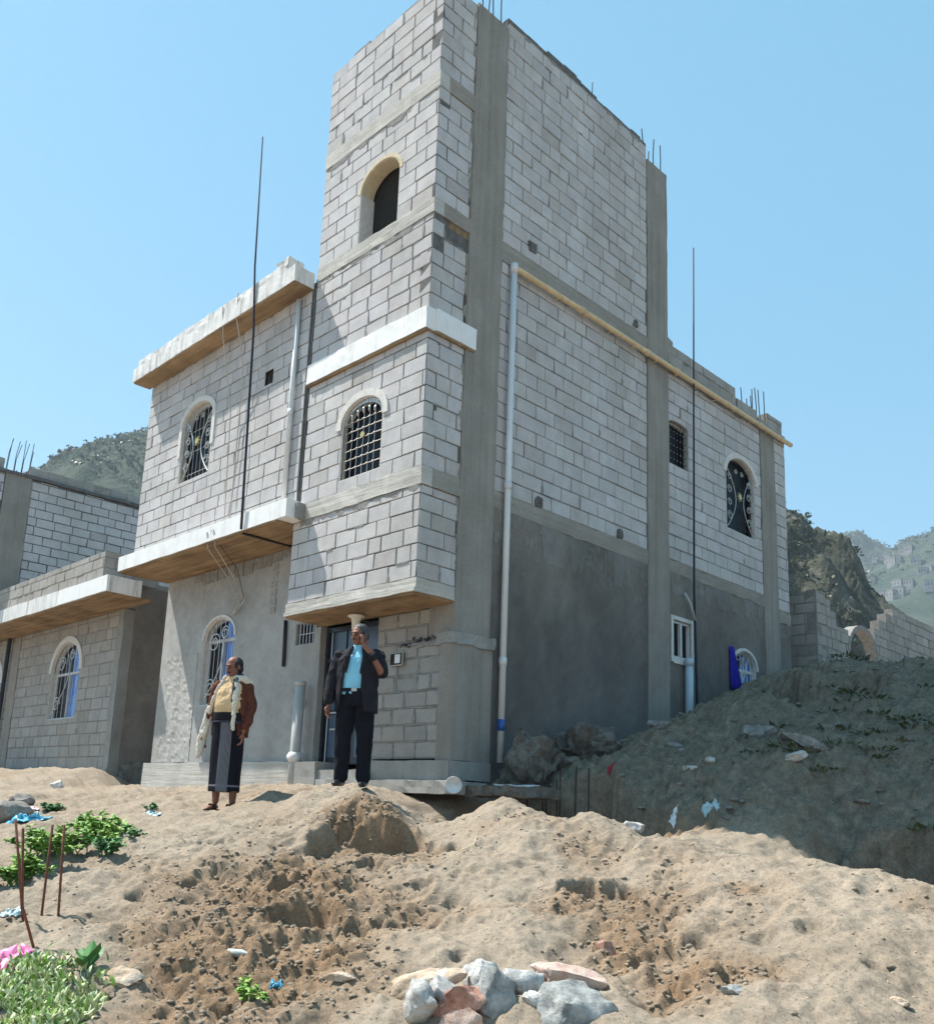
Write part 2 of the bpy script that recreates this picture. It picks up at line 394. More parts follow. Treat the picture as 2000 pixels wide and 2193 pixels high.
def block_panel(pl, a0, a1, b0, b1, parent, holes=(), mat='block', ph=.205, plen=.41, gap=.0135, skip=(), seed=0, name='block_wall', back=.2, b_from=None, rough=1.0, label=None, smear=.10):
    """running-bond wall: every block is cut, chipped and set a touch differently in front of recessed mortar"""
    rd = random.Random(seed+int(a0*97+b0*31)); mb = MB()
    pieces = [[(a0, b0), (a1, b0), (a1, b1), (a0, b1)]]
    for h in holes: pieces = [q for p in pieces for q in subtract(p, h)]
    mm = 'grey_mortar' if mat == 'rough_block' else 'mortar'
    for p in pieces: prism(mb, pl, p, -back, -.013 if mm == 'mortar' else -.008, mm, (1, 1, 1))
    b = b0 if b_from is None else b_from; row = 0
    while b < b1-.02:
        top = min(b+ph, b1); a = a0-(plen/2 if row % 2 else 0)-rd.uniform(0, .06)
        if row % 2 == 0: a = a0-rd.uniform(0, .05)
        while a < a1:
            L = plen*(1+rd.uniform(-.025, .025))
            if rd.random() < .06: L *= .6
            s, e = max(a, a0), min(a+L, a1); a += L
            if e-s < .04: continue
            g = gap*rd.uniform(.7, 1.15)/2; g2 = gap*rd.uniform(.75, 1.1)/2
            rect = [(s+g, max(b, b0)+g2), (e-g, max(b, b0)+g2), (e-g, top-g2), (s+g, top-g2)]
            if rect[2][1]-rect[0][1] < .02: continue
            if any(abs((s+e)/2-sa) < .2 and abs((b+top)/2-sb) < .1 for sa, sb in skip): continue
            tv = rd.gauss(1, .042); tint = (tv*(1+rd.uniform(-.012, .018)), tv, tv*(1+rd.uniform(-.02, .02)))
            if rd.random() < .035: tint = tuple(v*k for v, k in zip(tint, (.90, .88, .86)))
            parts = [rect]
            for h in holes: parts = [q for p in parts for q in subtract(p, h)]
            if len(parts) == 1 and len(parts[0]) == 4 and parts[0] == rect:
                j = .0028*rough; q = [(x+rd.uniform(-j, j), y+rd.uniform(-j, j)) for x, y in rect]
                if rd.random() < .10*rough:                       # a broken corner
                    k = rd.randrange(4); c = ((s+e)/2, (b+top)/2); f = rd.uniform(.04, .10)
                    q[k] = (q[k][0]+(c[0]-q[k][0])*f, q[k][1]+(c[1]-q[k][1])*f*.9)
                cx, cy = (s+e)/2, (b+top)/2; ins = .006
                inn = [(x-math.copysign(ins, x-cx), y-math.copysign(ins, y-cy)) for x, y in q]
                d = rd.uniform(-.004, .004)*rough
                V = [pl.p(x, y, -.03) for x, y in q]+[pl.p(x, y, d-.006) for x, y in q]+[pl.p(x, y, d+rd.uniform(-.0015, .0015)) for x, y in inn]
                F = [(8, 9, 10, 11)]+[(i, (i+1) % 4, 4+(i+1) % 4, 4+i) for i in range(4)]+[(4+i, 4+(i+1) % 4, 8+(i+1) % 4, 8+i) for i in range(4)]
                if pl.flip: F = [f[::-1] for f in F]
                mb.add(V, F, mat, tint)
                if rd.random() < smear:                          # mortar squeezed out over a head joint
                    sa = e; w = rd.uniform(.012, .03); hgt = rd.uniform(.5, 1)*(top-b)
                    V = [(sa-w, b), (sa+w*.8, b+.01), (sa+w, b+hgt*.6), (sa+w*.3, b+hgt), (sa-w*.7, b+hgt*.9)]
                    if sa+w < a1 and not any(len(_clip(V, h[0], h[1], True)) and min(x for x, _ in h)-.05 < sa < max(x for x, _ in h)+.05 and min(y for _, y in h)-.2 < b < max(y for _, y in h)+.05 for h in holes):
                        prism(mb, pl, V, -.012, .003+rd.uniform(0, .004), 'smeared_mortar', (1, 1, 1))
            else:
                for p in parts: prism(mb, pl, p, -.05, 0, mat, tint)
        b += ph; row += 1
    if smear and len(holes) == 0:
        for _ in range(int((a1-a0)*(b1-b0)*9*min(1, smear*8))):
            L = rd.uniform(.06, .28); a = rd.uniform(a0+.02, max(a0+.03, a1-L-.02)); rr = rd.randrange(1, max(2, int((b1-b0)/ph))); bb = (b0 if b_from is None else b_from)+rr*ph
            if bb > b1-.04 or a+L > a1-.01: continue
            hh = rd.uniform(.006, .017); q = [(a, bb-hh*.5), (a+L*.4, bb-hh), (a+L, bb-hh*.4), (a+L*.93, bb+hh*.6), (a+L*.5, bb+hh*rd.uniform(.5, 1)), (a+L*.05, bb+hh*.5)]
            prism(mb, pl, q, -.012, .0035+rd.uniform(0, .003), 'smeared_mortar', (1, 1, 1))
    o = mb.build(name, parent)
    if label: o['label'] = label
    return o
def arch_ring(mb, pl, a0, a1, bs, rise, w, c0, c1, mat, n=18, drop=0.0):
    c = (a0+a1)/2; h = (a1-a0)/2; inn = []; out = []
    if drop: inn.append((a1, bs-drop)); out.append((a1+w, bs-drop))
    for i in range(n+1):
        t = math.pi*i/n; inn.append((c+h*math.cos(t), bs+rise*math.sin(t))); out.append((c+(h+w)*math.cos(t), bs+(rise+w)*math.sin(t)))
    if drop: inn.append((a0, bs-drop)); out.append((a0-w, bs-drop))
    for i in range(len(inn)-1):
        prism(mb, pl, [inn[i], out[i], out[i+1], inn[i+1]], c0, c1, mat)
def S_curve(pl, a, b, w, h, c, flip=1):
    return [pl.p(a+flip*w*math.sin(t*2*math.pi), b+h*(t-.5), c) for t in np.linspace(0, 1, 14)]
def spiral(pl, a, b, r, c, sx=1, sy=1, turns=1.4):
    return [pl.p(a+sx*r*(1-.6*t)*math.cos(t*turns*2*math.pi), b+sy*r*(1-.6*t)*math.sin(t*turns*2*math.pi), c) for t in np.linspace(0, 1, 18)]
def arch_top(a, a0, a1, bs, rise):
    c = (a0+a1)/2; h = (a1-a0)/2; return bs+rise*math.sqrt(max(0, 1-((a-c)/h)**2))
def make_window(parent, pl, a0, a1, b0, bs, rise, style, trim='arch_plaster', trim_w=.09, deep=.14, drop=.0):
    """window > pane, grille, arch_trim, reveal; the window mesh itself is the frame"""
    fr = MB(); w = .045
    if rise:
        arch_ring(fr, pl, a0+w, a1-w, bs, rise-w, w, -deep, -deep+.04, 'window_frame' if style != 'iron' else 'black_steel')
    top = bs
    fm = 'window_frame' if style in ('blue', 'slider') else 'black_steel'
    prism(fr, pl, [(a0, b0), (a0+w, b0), (a0+w, top), (a0, top)], -deep, -deep+.04, fm)
    prism(fr, pl, [(a1-w, b0), (a1, b0), (a1, top), (a1-w, top)], -deep, -deep+.04, fm)
    prism(fr, pl, [(a0+w, b0), (a1-w, b0), (a1-w, b0+w), (a0+w, b0+w)], -deep, -deep+.04, fm)
    if style in ('blue', 'slider'):
        mid = (a0+a1)/2
        if style == 'blue':
            prism(fr, pl, [(a0+w, bs-.06), (a1-w, bs-.06), (a1-w, bs-.01), (a0+w, bs-.01)], -deep, -deep+.05, fm)
            prism(fr, pl, [(mid-.025, b0+w), (mid+.025, b0+w), (mid+.025, bs-.06), (mid-.025, bs-.06)], -deep, -deep+.05, fm)
        else:
            prism(fr, pl, [(a0+w, top-w), (a1-w, top-w), (a1-w, top), (a0+w, top)], -deep, -deep+.04, fm)
            prism(fr, pl, [(mid-.025, b0+w), (mid+.025, b0+w), (mid+.025, top-w), (mid-.025, top-w)], -deep, -deep+.05, fm)
    wo_ = fr.build('window', parent)
    poly = arch_poly(a0+.02, a1-.02, b0+.02, bs, max(rise-.02, .001)) if rise else [(a0+.02, b0+.02), (a1-.02, b0+.02), (a1-.02, bs-.02), (a0+.02, bs-.02)]
    if style == 'blue':
        mid = (a0+a1)/2+.02
        for nm, lo, hi, mt, lb in (('pane', a0, mid, 'black_glass', 'dark glass half'), ('pane', mid, a1, 'blue_pane', 'blue curtained glass half')):
            q = _clip(_clip(poly, (lo, b0), (lo, b0+5), False), (hi, b0), (hi, b0+5), True)
            g = MB(); prism(g, pl, q, -deep-.02, -deep-.002, mt); o = g.build(nm, wo_); o['label'] = lb
    else:
        g = MB(); prism(g, pl, poly, -deep-.02, -deep-.004, 'black_glass'); g.build('pane', wo_)
    gr = MB(); c = -.035
    if style == 'lattice':
        nb = 6
        for i in range(1, nb):
            a = a0+.07+(a1-a0-.14)*i/nb; tube(gr, [pl.p(a, b0+.02, c), pl.p(a, arch_top(a, a0, a1, bs, rise)-.08, c)], .006, 'silver_grille', 6)
            tp = arch_top(a, a0, a1, bs, rise)-.16
            tube(gr, [pl.p(a, tp-.05, c+.01), pl.p(a, tp-.02, c+.015), pl.p(a, tp+.02, c+.015), pl.p(a, tp+.05, c+.01)], [.004, .016, .018, .004], 'silver_grille', 8)
        for j in range(1, 8):
            b = b0+.02+j*.128
            if b < bs+rise*.45:
                tube(gr, [pl.p(a0+.05, b, c), pl.p(a1-.05, b, c)], .005, 'silver_grille', 6)
                for i in range(1, nb):
                    a = a0+.07+(a1-a0-.14)*i/nb; tube(gr, [pl.p(a-.011, b, c+.004), pl.p(a+.011, b, c+.004)], .012, 'silver_grille', 6)
        cc = ((a0+a1)/2, b0+.56); tube(gr, [pl.p(cc[0], cc[1], c+.005), pl.p(cc[0], cc[1], c+.02)], .042, 'gilded', 14)
        for a in (a0+.035, a1-.035):                            # beaded side borders
            for k in range(26):
                b = b0+.03+k*.032
                if b < bs+.05: tube(gr, [pl.p(a-.018, b, c), pl.p(a+.018, b+.012, c)], .007, 'silver_grille', 5)
            tube(gr, [pl.p(a+math.copysign(.022, (a-(a0+a1)/2)), b0, c), pl.p(a+math.copysign(.022, (a-(a0+a1)/2)), bs, c)], .008, 'black_steel', 6)
        arch_ring(gr, pl, a0+.07, a1-.07, bs, rise-.07, .05, c-.01, c+.008, 'silver_grille')
        for k in range(1, 16):
            t = math.pi*k/16; h = (a1-a0)/2-.045; a = (a0+a1)/2+h*math.cos(t); b = bs+(rise-.045)*math.sin(t)
            tube(gr, [pl.p(a-.012, b, c+.008), pl.p(a+.012, b, c+.012)], .008, 'pale_concrete', 5)
    elif style in ('scroll', 'iron'):
        sm = 'silver_grille' if style == 'scroll' else 'black_steel'
        sm2 = 'silver_grille'
        nb = 8 if style == 'scroll' else 7; W = a1-a0; mid = (a0+a1)/2; H = bs+rise-b0
        for i in range(1, nb):
            a = a0+W*i/nb; tube(gr, [pl.p(a, b0+.02, c-.01), pl.p(a, arch_top(a, a0, a1, bs, rise)-.05, c-.01)], .005, sm, 6)
        for k in (.12, .5, .85): tube(gr, [pl.p(a0+.03, b0+k*(bs-b0), c-.01), pl.p(a1-.03, b0+k*(bs-b0), c-.01)], .005, sm, 6)
        for sg in (-1, 1):
            e = mid+sg*W*.46; pts = []
            for t in np.linspace(0, 1, 22):
                aa = mid+sg*(W*.13+W*.31*abs(2*t-1)**1.8); pts.append(pl.p(aa, b0+.05+(H*.80)*t, c+.008))
            tube(gr, pts, .014 if style == 'scroll' else .009, sm2, 6)
            for (qb, rr) in ((.2, .085), (.38, .07), (.55, .075), (.72, .065)):
                tube(gr, spiral(pl, mid+sg*W*.33, b0+H*qb, rr, c+.004, sg, 1), .008, sm2, 5)
            tube(gr, spiral(pl, mid+sg*W*.1, b0+H*.83, .05, c+.004, sg, -1), .007, sm2, 5)
            if style == 'scroll':
                for k in range(24):
                    b = b0+.03+k*.034
                    if b < bs: tube(gr, [pl.p(mid+sg*W*.475-.016, b, c), pl.p(mid+sg*W*.475+.016, b+.012, c)], .007, sm2, 5)
        tube(gr, [pl.p(mid, b0+H*.5, c), pl.p(mid, b0+H*.5, c+.025)], .05, 'gilded', 12)
        for k in range(8):
            t = k*math.pi/4; tube(gr, [pl.p(mid+.05*math.cos(t), b0+H*.5+.05*math.sin(t), c+.01), pl.p(mid+.085*math.cos(t), b0+H*.5+.085*math.sin(t), c+.01)], .008, 'gilded', 5)
    elif style == 'blue':
        for i in range(1, 7):
            a = a0+(a1-a0)*i/7; tube(gr, [pl.p(a, b0+.02, c-.02), pl.p(a, arch_top(a, a0, a1, bs, rise)-.03, c-.02)], .006, 'steel_light', 6)
        mid = (a0+a1)/2; H = bs+rise-b0; W = a1-a0
        pts = [pl.p(a0+.1+W*.5*math.sin(t*2.2), b0+.1+H*.78*t, c) for t in np.linspace(0, 1, 18)]; tube(gr, pts, .010, 'steel_light', 6)
        for (aa, bb, rr) in ((.25, .2, .16), (.3, .72, .17), (.62, .82, .12)):
            tube(gr, spiral(pl, a0+W*aa, b0+H*bb, rr, c), .009, 'steel_light', 5)
        arch_ring(gr, pl, a0+.03, a1-.03, bs, rise-.03, .02, c-.02, c, 'steel_light')
    elif style == 'bars':
        for i in range(1, 6):
            a = a0+(a1-a0)*i/6; tube(gr, [pl.p(a, b0+.01, c), pl.p(a, bs-.01, c)], .008, 'steel_light', 6)
        tube(gr, [pl.p(a0, (b0+bs)/2, c), pl.p(a1, (b0+bs)/2, c)], .006, 'steel_light', 6)
    elif style == 'mesh':
        W = a1-a0; H = bs+rise-b0
        for i in range(1, 6): a = a0+W*i/6; tube(gr, [pl.p(a, b0+.02, c), pl.p(a, arch_top(a, a0, a1, bs, rise)-.03, c)], .005, 'black_steel', 6)
        for j in range(1, 6):
            b = b0+H*j/6.5; tube(gr, [pl.p(a0+.02, b, c), pl.p(a1-.02, b, c)], .005, 'black_steel', 6)
            for i in range(1, 6): a = a0+W*i/6; tube(gr, [pl.p(a-.008, b, c), pl.p(a+.008, b, c)], .010, 'silver_grille', 5)
    if gr.v: gr.build('grille', wo_)
    if trim and rise:
        tr = MB(); arch_ring(tr, pl, a0, a1, bs, rise, trim_w, -.02, .022, trim, drop=drop); tr.build('arch_trim', wo_)
    # plastered reveal round the opening
    rv = MB(); poly2 = arch_poly(a0, a1, b0, bs, rise) if rise else [(a0, b0), (a1, b0), (a1, bs), (a0, bs)]
    poly1 = arch_poly(a0+.012, a1-.012, b0+.012, bs, rise-.012) if rise else [(a0+.012, b0+.012), (a1-.012, b0+.012), (a1-.012, bs-.012), (a0+.012, bs-.012)]
    for i in range(len(poly1)):
        j = (i+1) % len(poly1); prism(rv, pl, [poly1[i], poly2[i], poly2[j], poly1[j]], -deep-.03, -.004, trim or 'front_plaster')
    rv.build('reveal', wo_)
    return wo_

# ================================================================== GROUND
CTRL = [[2.89,-5.806,-0.825],[1.957,-5.5,-0.674],[0.615,-5.064,-0.416],[-1.673,-4.301,-0.122],[-5.543,-2.984,0.178],[3.273,-5.408,-0.801],[2.419,-5.02,-0.645],[1.191,-4.467,-0.38],[-0.521,-3.685,-0.1],[-3.975,-2.074,0.188],[3.657,-5.011,-0.776],[2.882,-4.541,-0.616],[1.856,-3.927,-0.335],[0.74,-3.254,-0.07],[-0.938,-2.288,0.21],[0.469,-2.4,0.092],[1.771,-3.318,-0.187],[0.317,-2.031,0.306],[4.072,-4.581,-0.75],[3.462,-4.091,-0.568],[2.706,-3.599,-0.416],[2.165,-3.178,-0.259],[1.261,-2.725,0.001],[0.805,-2.237,0.234],[0.775,-1.949,0.407],[1.003,-1.907,0.327],[1.292,-2.008,0.194],[1.615,-2.198,-0.014],[1.793,-2.191,-0.156],[2.047,-2.714,-0.242],[1.322,-1.621,-0.003],[0.845,-1.274,0.132],[2.148,-3.025,-0.33],[2.109,-2.224,-0.171],[1.487,-1.455,0.028],[1.443,-1.17,0.158],[1.544,-0.962,0.314],[1.704,-0.876,0.344],[2.075,-0.907,0.268],[2.496,-0.765,0.286],[2.753,-0.77,0.219],[3.0,-0.779,0.127],[3.19,-0.717,0.095],[3.509,-0.663,0.046],[3.966,-0.749,-0.037],[4.241,-0.766,-0.004],[4.486,-0.669,0.042],[4.736,-0.693,0.009],[5.078,-0.754,-0.066],[5.371,-0.737,-0.082],[2.719,0.411,0.121],[3.087,0.631,0.19],[3.397,0.667,0.166],[3.757,0.647,0.017],[4.425,-4.215,-0.728],[3.879,-3.659,-0.542],[3.259,-3.025,-0.381],[2.575,-2.326,-0.172],[2.44,-1.639,0.036],[4.841,-3.86,-0.693],[4.332,-3.189,-0.514],[3.855,-2.558,-0.338],[3.198,-1.69,-0.098],[5.248,-3.515,-0.659],[4.897,-2.907,-0.457],[4.488,-2.202,-0.286],[3.961,-1.613,-0.141],[6.076,-2.964,-0.571],[5.744,-3.155,-0.61],[5.356,-2.507,-0.422],[5.085,-1.883,-0.236],[5.844,-2.228,-0.375],[5.68,-1.702,-0.233],[1.514,1.042,0.706],[1.995,1.132,0.615],[2.339,0.945,0.467],[2.685,0.902,0.345],[2.209,1.73,0.861],[3.198,1.895,0.821],[3.84,2.61,0.87],[4.26,2.53,0.64],[3.66,1.86,0.36],[4.24,1.93,0.21],[1.673,2.661,1.318],[2.478,3.471,1.452],[3.332,4.162,1.658],[3.739,4.551,1.794],[1.649,5.299,2.34],[2.274,5.395,2.242],[1.217,4.202,2.0],[2.422,6.363,2.505],[3.023,6.677,2.583],[0.879,1.371,0.841]]
CTRL += [(-7.4,-.05,.41),(-6.0,-.05,.33),(-4.86,-.05,.41),(-3.1,-.1,.50),(-2.2,-.15,.48),(-1.2,-.35,.43),(-.5,-.75,.42),(-.3,-1.25,.41),(.2,-1.6,.41),(-1.0,-1.2,.38),(-1.5,-2.1,.215),(-.7,-2.3,.21),(-3,-1.3,.30),(.15,-.85,.22),(.45,-.75,.08),(.7,-.55,-.12),(1.0,-.3,-.22),(1.45,-.2,-.22),(1.9,-.15,-.2),(2.3,.1,-.12),(1.2,.35,-.15),(1.7,.45,-.12),(2.15,.5,0.0),(.5,.2,.0),(.25,.75,.55),(.1,1.3,.85),(.1,3.39,1.23),(.1,5.1,1.55),(.1,6.0,2.15),(.1,7.1,2.65),(.1,8.66,2.99),(.6,9.4,3.05),(2,9.5,3.0),(-1,9.6,3.1),(.6,12,3.3),(4,9,2.7),(7,7,2.0),(7,3,.7),(6.0,.3,-.3),(7,-.6,-.3),(8,-2.5,-.65),(7.66,-7.62,-1.32),(8,-5,-1.1),(6.3,-4.6,-.98),(5.0,-6.5,-1.15),(3,-7.5,-1.15),(0,-8,-.85),(-4,-7,-.4),(-8.9,-.2,.68),(-10,-.1,.70),(-12,-.1,.70),(-14,-.1,.70),(-8.2,-.5,.36),(-8.0,.3,.1),(-8.3,1.5,.1),(-8.05,-1.0,.30),(-9,-1.4,.50),(-11,-1.6,.52),(-14,-2,.55),(-10,-4,.15),(-14,-6,.2),(-20,-4,.6),(-20,5,1),(-12,20,2.5),(0,25,4),(15,15,3.5),(20,0,.5),(18,-12,-1.2),(5,-20,-2),(-15,-18,-.6),(-5,4,.4),(-3,6,.5),(5.3,.2,-.28),(4.9,.9,-.32),(4.6,1.35,-.32),(5.5,1.4,-.34),(6.2,1.4,-.34),(4.2,.6,-.24),(4.05,1.1,-.24),(4.9,2.25,.25),(5.6,2.5,.3),(4.75,2.9,.8),(5.5,3.2,.9),(4.6,4.2,1.5),(5.5,5.5,1.8),(4,6.5,2.35)]
CT = np.array(CTRL, float)
def _phi(d): return np.sqrt(d*d+.03)
_n = len(CT); _A = np.zeros((_n+3, _n+3)); _d = np.sqrt(((CT[:, None, :2]-CT[None, :, :2])**2).sum(-1)); _A[:_n, :_n] = _phi(_d)-np.eye(_n)*0.015
_A[:_n, _n] = 1; _A[:_n, _n+1:] = CT[:, :2]; _A[_n, :_n] = 1; _A[_n+1:, :_n] = CT[:, :2].T
_W = np.linalg.solve(_A, np.concatenate([CT[:, 2], np.zeros(3)]))
DIG = [(2.2,-3.7,1.0,1),(3.0,-4.4,.75,1),(1.7,-3.0,.5,.7),(1.2,-2.15,.5,1),(1.75,-2.35,.4,.7),(4.0,-2.5,.55,.9),(4.5,-2.9,.4,.8),(5.0,-3.2,.35,.8),(2.1,.95,.5,1),(2.6,.75,.4,.9),(.9,-.4,.6,1),(3.2,-3.3,.4,.5),(5.5,-1.3,.3,.5),(3.5,-4.9,.4,.8),(1.0,1.0,.5,.8),(4.6,-1.7,.25,.6),(3.0,-1.3,.3,.4)]
# hollows dug into the slope, with crisp lips: (x, y, radius, floor height, lip width)
BOWLS = [(1.62,-2.45,.66,-.17,.13),(3.72,-2.12,.34,-.36,.10),(4.05,-2.35,.25,-.42,.09),(1.45,.25,.80,-.36,.12),(2.1,.30,.58,-.28,.12),(4.35,1.30,.62,-.36,.10),(5.0,1.40,.72,-.40,.10),(5.8,1.5,.8,-.42,.12),(1.85,4.75,.70,1.80,.14),(2.5,5.2,.5,1.85,.12),(4.75,-2.9,.20,-.55,.07),(2.55,-3.85,.26,-.53,.08),(2.0,-3.55,.18,-.37,.06),(2.95,-4.0,.2,-.60,.07),(2.3,-3.2,.14,-.36,.05),(3.1,-3.6,.22,-.53,.07),(3.3,-4.5,.17,-.72,.06)]
_hr = np.random.default_rng(4); HOLES = [(2.1+_hr.normal(0,.85), -3.6+_hr.normal(0,.7), _hr.uniform(.04,.15), _hr.uniform(.04,.12)) for _ in range(52)]+[(4.3+_hr.normal(0,.6), -2.7+_hr.normal(0,.45), _hr.uniform(.03,.12), _hr.uniform(.03,.09)) for _ in range(26)]+[(_hr.uniform(1.5,6), _hr.uniform(-4.5,-1.2), _hr.uniform(.02,.05), _hr.uniform(.01,.03)) for _ in range(35)]
def ground_parts(x, y):
    x = np.asarray(x, float); y = np.asarray(y, float); sh = x.shape; X = x.ravel(); Y = y.ravel(); Z = np.empty_like(X)
    for i in range(0, len(X), 40000):
        a, b = X[i:i+40000], Y[i:i+40000]
        d = np.sqrt((a[:, None]-CT[None, :, 0])**2+(b[:, None]-CT[None, :, 1])**2)
        Z[i:i+40000] = _phi(d)@_W[:_n]+_W[_n]+a*_W[_n+1]+b*_W[_n+2]
    rr = np.hypot(X, Y); k = np.clip((rr-18)/25, 0, 1); k = k*k*(3-2*k); Z = Z*(1-k)+k*(.6+.6*vnoise(X*.01, Y*.01, 0, 5))
    dig = np.zeros_like(X)
    wx = X+.18*fbm(X*2.1, Y*2.1, 0, 3, 40); wy = Y+.18*fbm(X*2.1, Y*2.1, 0, 3, 41)
    for cx, cy, r, s in DIG:
        q = np.clip(1.35-np.hypot(wx-cx, wy-cy)/r, 0, 1); dig = np.maximum(dig, s*q*q*(3-2*q))
    dig = np.clip(dig+.35*np.clip(fbm(X*1.7, Y*1.7, 0, 4, 9)-.15, 0, 1), 0, 1)
    gr = np.clip((Y-(.42*X-.55))/.5, 0, 1)*np.clip((X-.2)/.6, 0, 1)  # rubble soil plus painted shade, edged along the house's cast shadow line
    near = np.clip(1.6-rr/14, .25, 1)
    clod = 1-np.abs(fbm(X*5.2, Y*5.2, 0, 3, 2)); clod2 = np.abs(vnoise(X*13, Y*13, 0, 3)); pit = np.clip(fbm(X*3.4, Y*3.4, 0, 3, 77)-.32, 0, 1)
    wX = X+.03*fbm(X*9, Y*9, 0, 2, 70); wY = Y+.03*fbm(X*9, Y*9, 0, 2, 71); inner = (rr < 9.5)
    lump = np.zeros_like(X); l2_ = np.zeros_like(X); l3_ = np.zeros_like(X)
    if inner.any(): lump[inner] = worley(wX[inner]*5.5, wY[inner]*5.5, 200, .6); l2_[inner] = worley(wX[inner]*11, wY[inner]*11, 210, .8); l3_[inner] = worley(wX[inner]*19, wY[inner]*19, 220, .8)
    dz = .052*fbm(X*1.3, Y*1.3, 0, 4, 1)+.045*(.5-np.abs(fbm(X*2.4+.5*Y, Y*2.4, 0, 4, 44)))+.022*(.5-np.abs(fbm(X*6.2, Y*6.2+X, 0, 3, 45)))+.012*fbm(X*6, Y*6, 0, 4, 4)+.005*fbm(X*22, Y*22, 0, 2, 6)
    dz += (.06+.94*dig)*(.048*lump*(.4+.6*dig)+.040*l2_+.026*l3_)-.035*dig
    dz += dig*(.050*fbm(X*2.6, Y*2.6, 0, 4, 95)+.035*(clod-.72)+.018*(clod2-.3)+.014*fbm(X*24, Y*24, 0, 3, 8, .7))
    dz += (.35+.65*dig)*.0055*fbm(X*34, Y*34, 0, 2, 88, .8)-.08*pit*(.25+.75*dig)
    # wind-packed ripples running down the pale slopes
    dz += (1-dig)*.010*fbm((X*.8-Y*.6)*7, (X*.6+Y*.8)*2.2, 0, 3, 13)
    dz += gr*(.07*fbm(X*2.2, Y*2.2, 0, 6, 21, .58)+.02*np.abs(fbm(X*9, Y*9, 0, 2, 22))+.07*l2_+.06*lump+.04*l3_)
    Z = Z+dz*near
    for cx, cy, r, fl, lw in BOWLS:
        m = (np.abs(X-cx) < r*2) & (np.abs(Y-cy) < r*2)
        if not m.any(): continue
        xx, yy = X[m], Y[m]; d = np.hypot(xx-cx, yy-cy)+r*.22*fbm(xx*3.5, yy*3.5, 0, 3, 51)+.02*fbm(xx*14, yy*14, 0, 2, 52)
        k = np.clip((r-d)/lw, 0, 1); k = k*k*(3-2*k); cut = np.minimum(0, fl+.05*fbm(xx*5, yy*5, 0, 3, 53)-Z[m])*.92
        Z[m] += cut*k; dig[m] = np.maximum(dig[m], np.clip(k*1.2, 0, 1)*np.clip(-cut*6, 0, 1))
    for cx, cy, r, dp_ in HOLES:
        m = (np.abs(X-cx) < r*2.2) & (np.abs(Y-cy) < r*2.2)
        if m.any():
            xx, yy = X[m], Y[m]; d = np.hypot(xx-cx, (yy-cy)*1.25)+r*.3*fbm(xx*18, yy*18, 0, 2, 61); k = np.clip((r-d)/(r*.45), 0, 1); Z[m] -= dp_*k
    return Z.reshape(sh), dig.reshape(sh), gr.reshape(sh)
def worley(x, y, s=0, keep=.8):
    xi = np.floor(x); yi = np.floor(y); out = np.zeros_like(x)
    for a in (-1, 0, 1):
        for b in (-1, 0, 1):
            z = np.zeros_like(xi); px = xi+a+.15+.7*_h(xi+a, yi+b, z, s); py = yi+b+.15+.7*_h(xi+a, yi+b, z, s+1); r = .25+.45*_h(xi+a, yi+b, z, s+2)**1.5; on = _h(xi+a, yi+b, z, s+3) < keep
            d2 = ((x-px)**2+(y-py)**2)/(r*r); out = np.maximum(out, np.where(on, r*np.clip(1-d2, 0, 1)**.8, 0))
    return out
def gz(x, y): return float(ground_parts(np.array([x]), np.array([y]))[0][0])
def axis(segs):
    out = [segs[0][0]]
    for a, b, st in segs: n = max(1, int(round((b-a)/st))); out += list(np.linspace(a, b, n+1)[1:])
    return np.array(out)
gxs = axis([(-1800, -200, 400), (-200, -40, 20), (-40, -16, 2.0), (-16, -5, .16), (-5, 0, .045), (0, 6.6, .015), (6.6, 9.5, .08), (9.5, 40, 2), (40, 200, 20), (200, 1800, 400)])
gys = axis([(-1800, -200, 400), (-200, -30, 20), (-30, -9, 1.5), (-9, -6.2, .08), (-6.2, -.4, .0155), (-.4, 3, .04), (3, 10, .1), (10, 40, 1.5), (40, 200, 20), (200, 1800, 400)])
GX, GY = np.meshgrid(gxs, gys, indexing='ij')
GZ, GD, GG = ground_parts(GX, GY)
def grid_mesh(name, X, Y, Z, mat, smooth=True):
    nx, ny = X.shape; V = np.stack([X, Y, Z], -1).reshape(-1, 3).astype(np.float32)
    i = np.arange(nx*ny).reshape(nx, ny); Q = np.stack([i[:-1, :-1], i[1:, :-1], i[1:, 1:], i[:-1, 1:]], -1).reshape(-1, 4)
    me = bpy.data.meshes.new(name); me.vertices.add(len(V)); me.vertices.foreach_set('co', V.ravel())
    me.loops.add(Q.size); me.loops.foreach_set('vertex_index', Q.ravel().astype(np.int32))
    me.polygons.add(len(Q)); me.polygons.foreach_set('loop_start', np.arange(0, Q.size, 4, dtype=np.int32))
    me.update(calc_edges=True); me.validate()
    me.materials.append(M[mat]); me.polygons.foreach_set('use_smooth', [smooth]*len(Q)); me.update()
    return link(bpy.data.objects.new(name, me))
ground = grid_mesh('ground', GX, GY, GZ, 'soil'); tag(ground, kind='structure')
for nm, arr in (('dig', GD), ('rubble_shade', GG)):
    a = ground.data.attributes.new(nm, 'FLOAT', 'POINT'); a.data.foreach_set('value', arr.ravel().astype(np.float32))

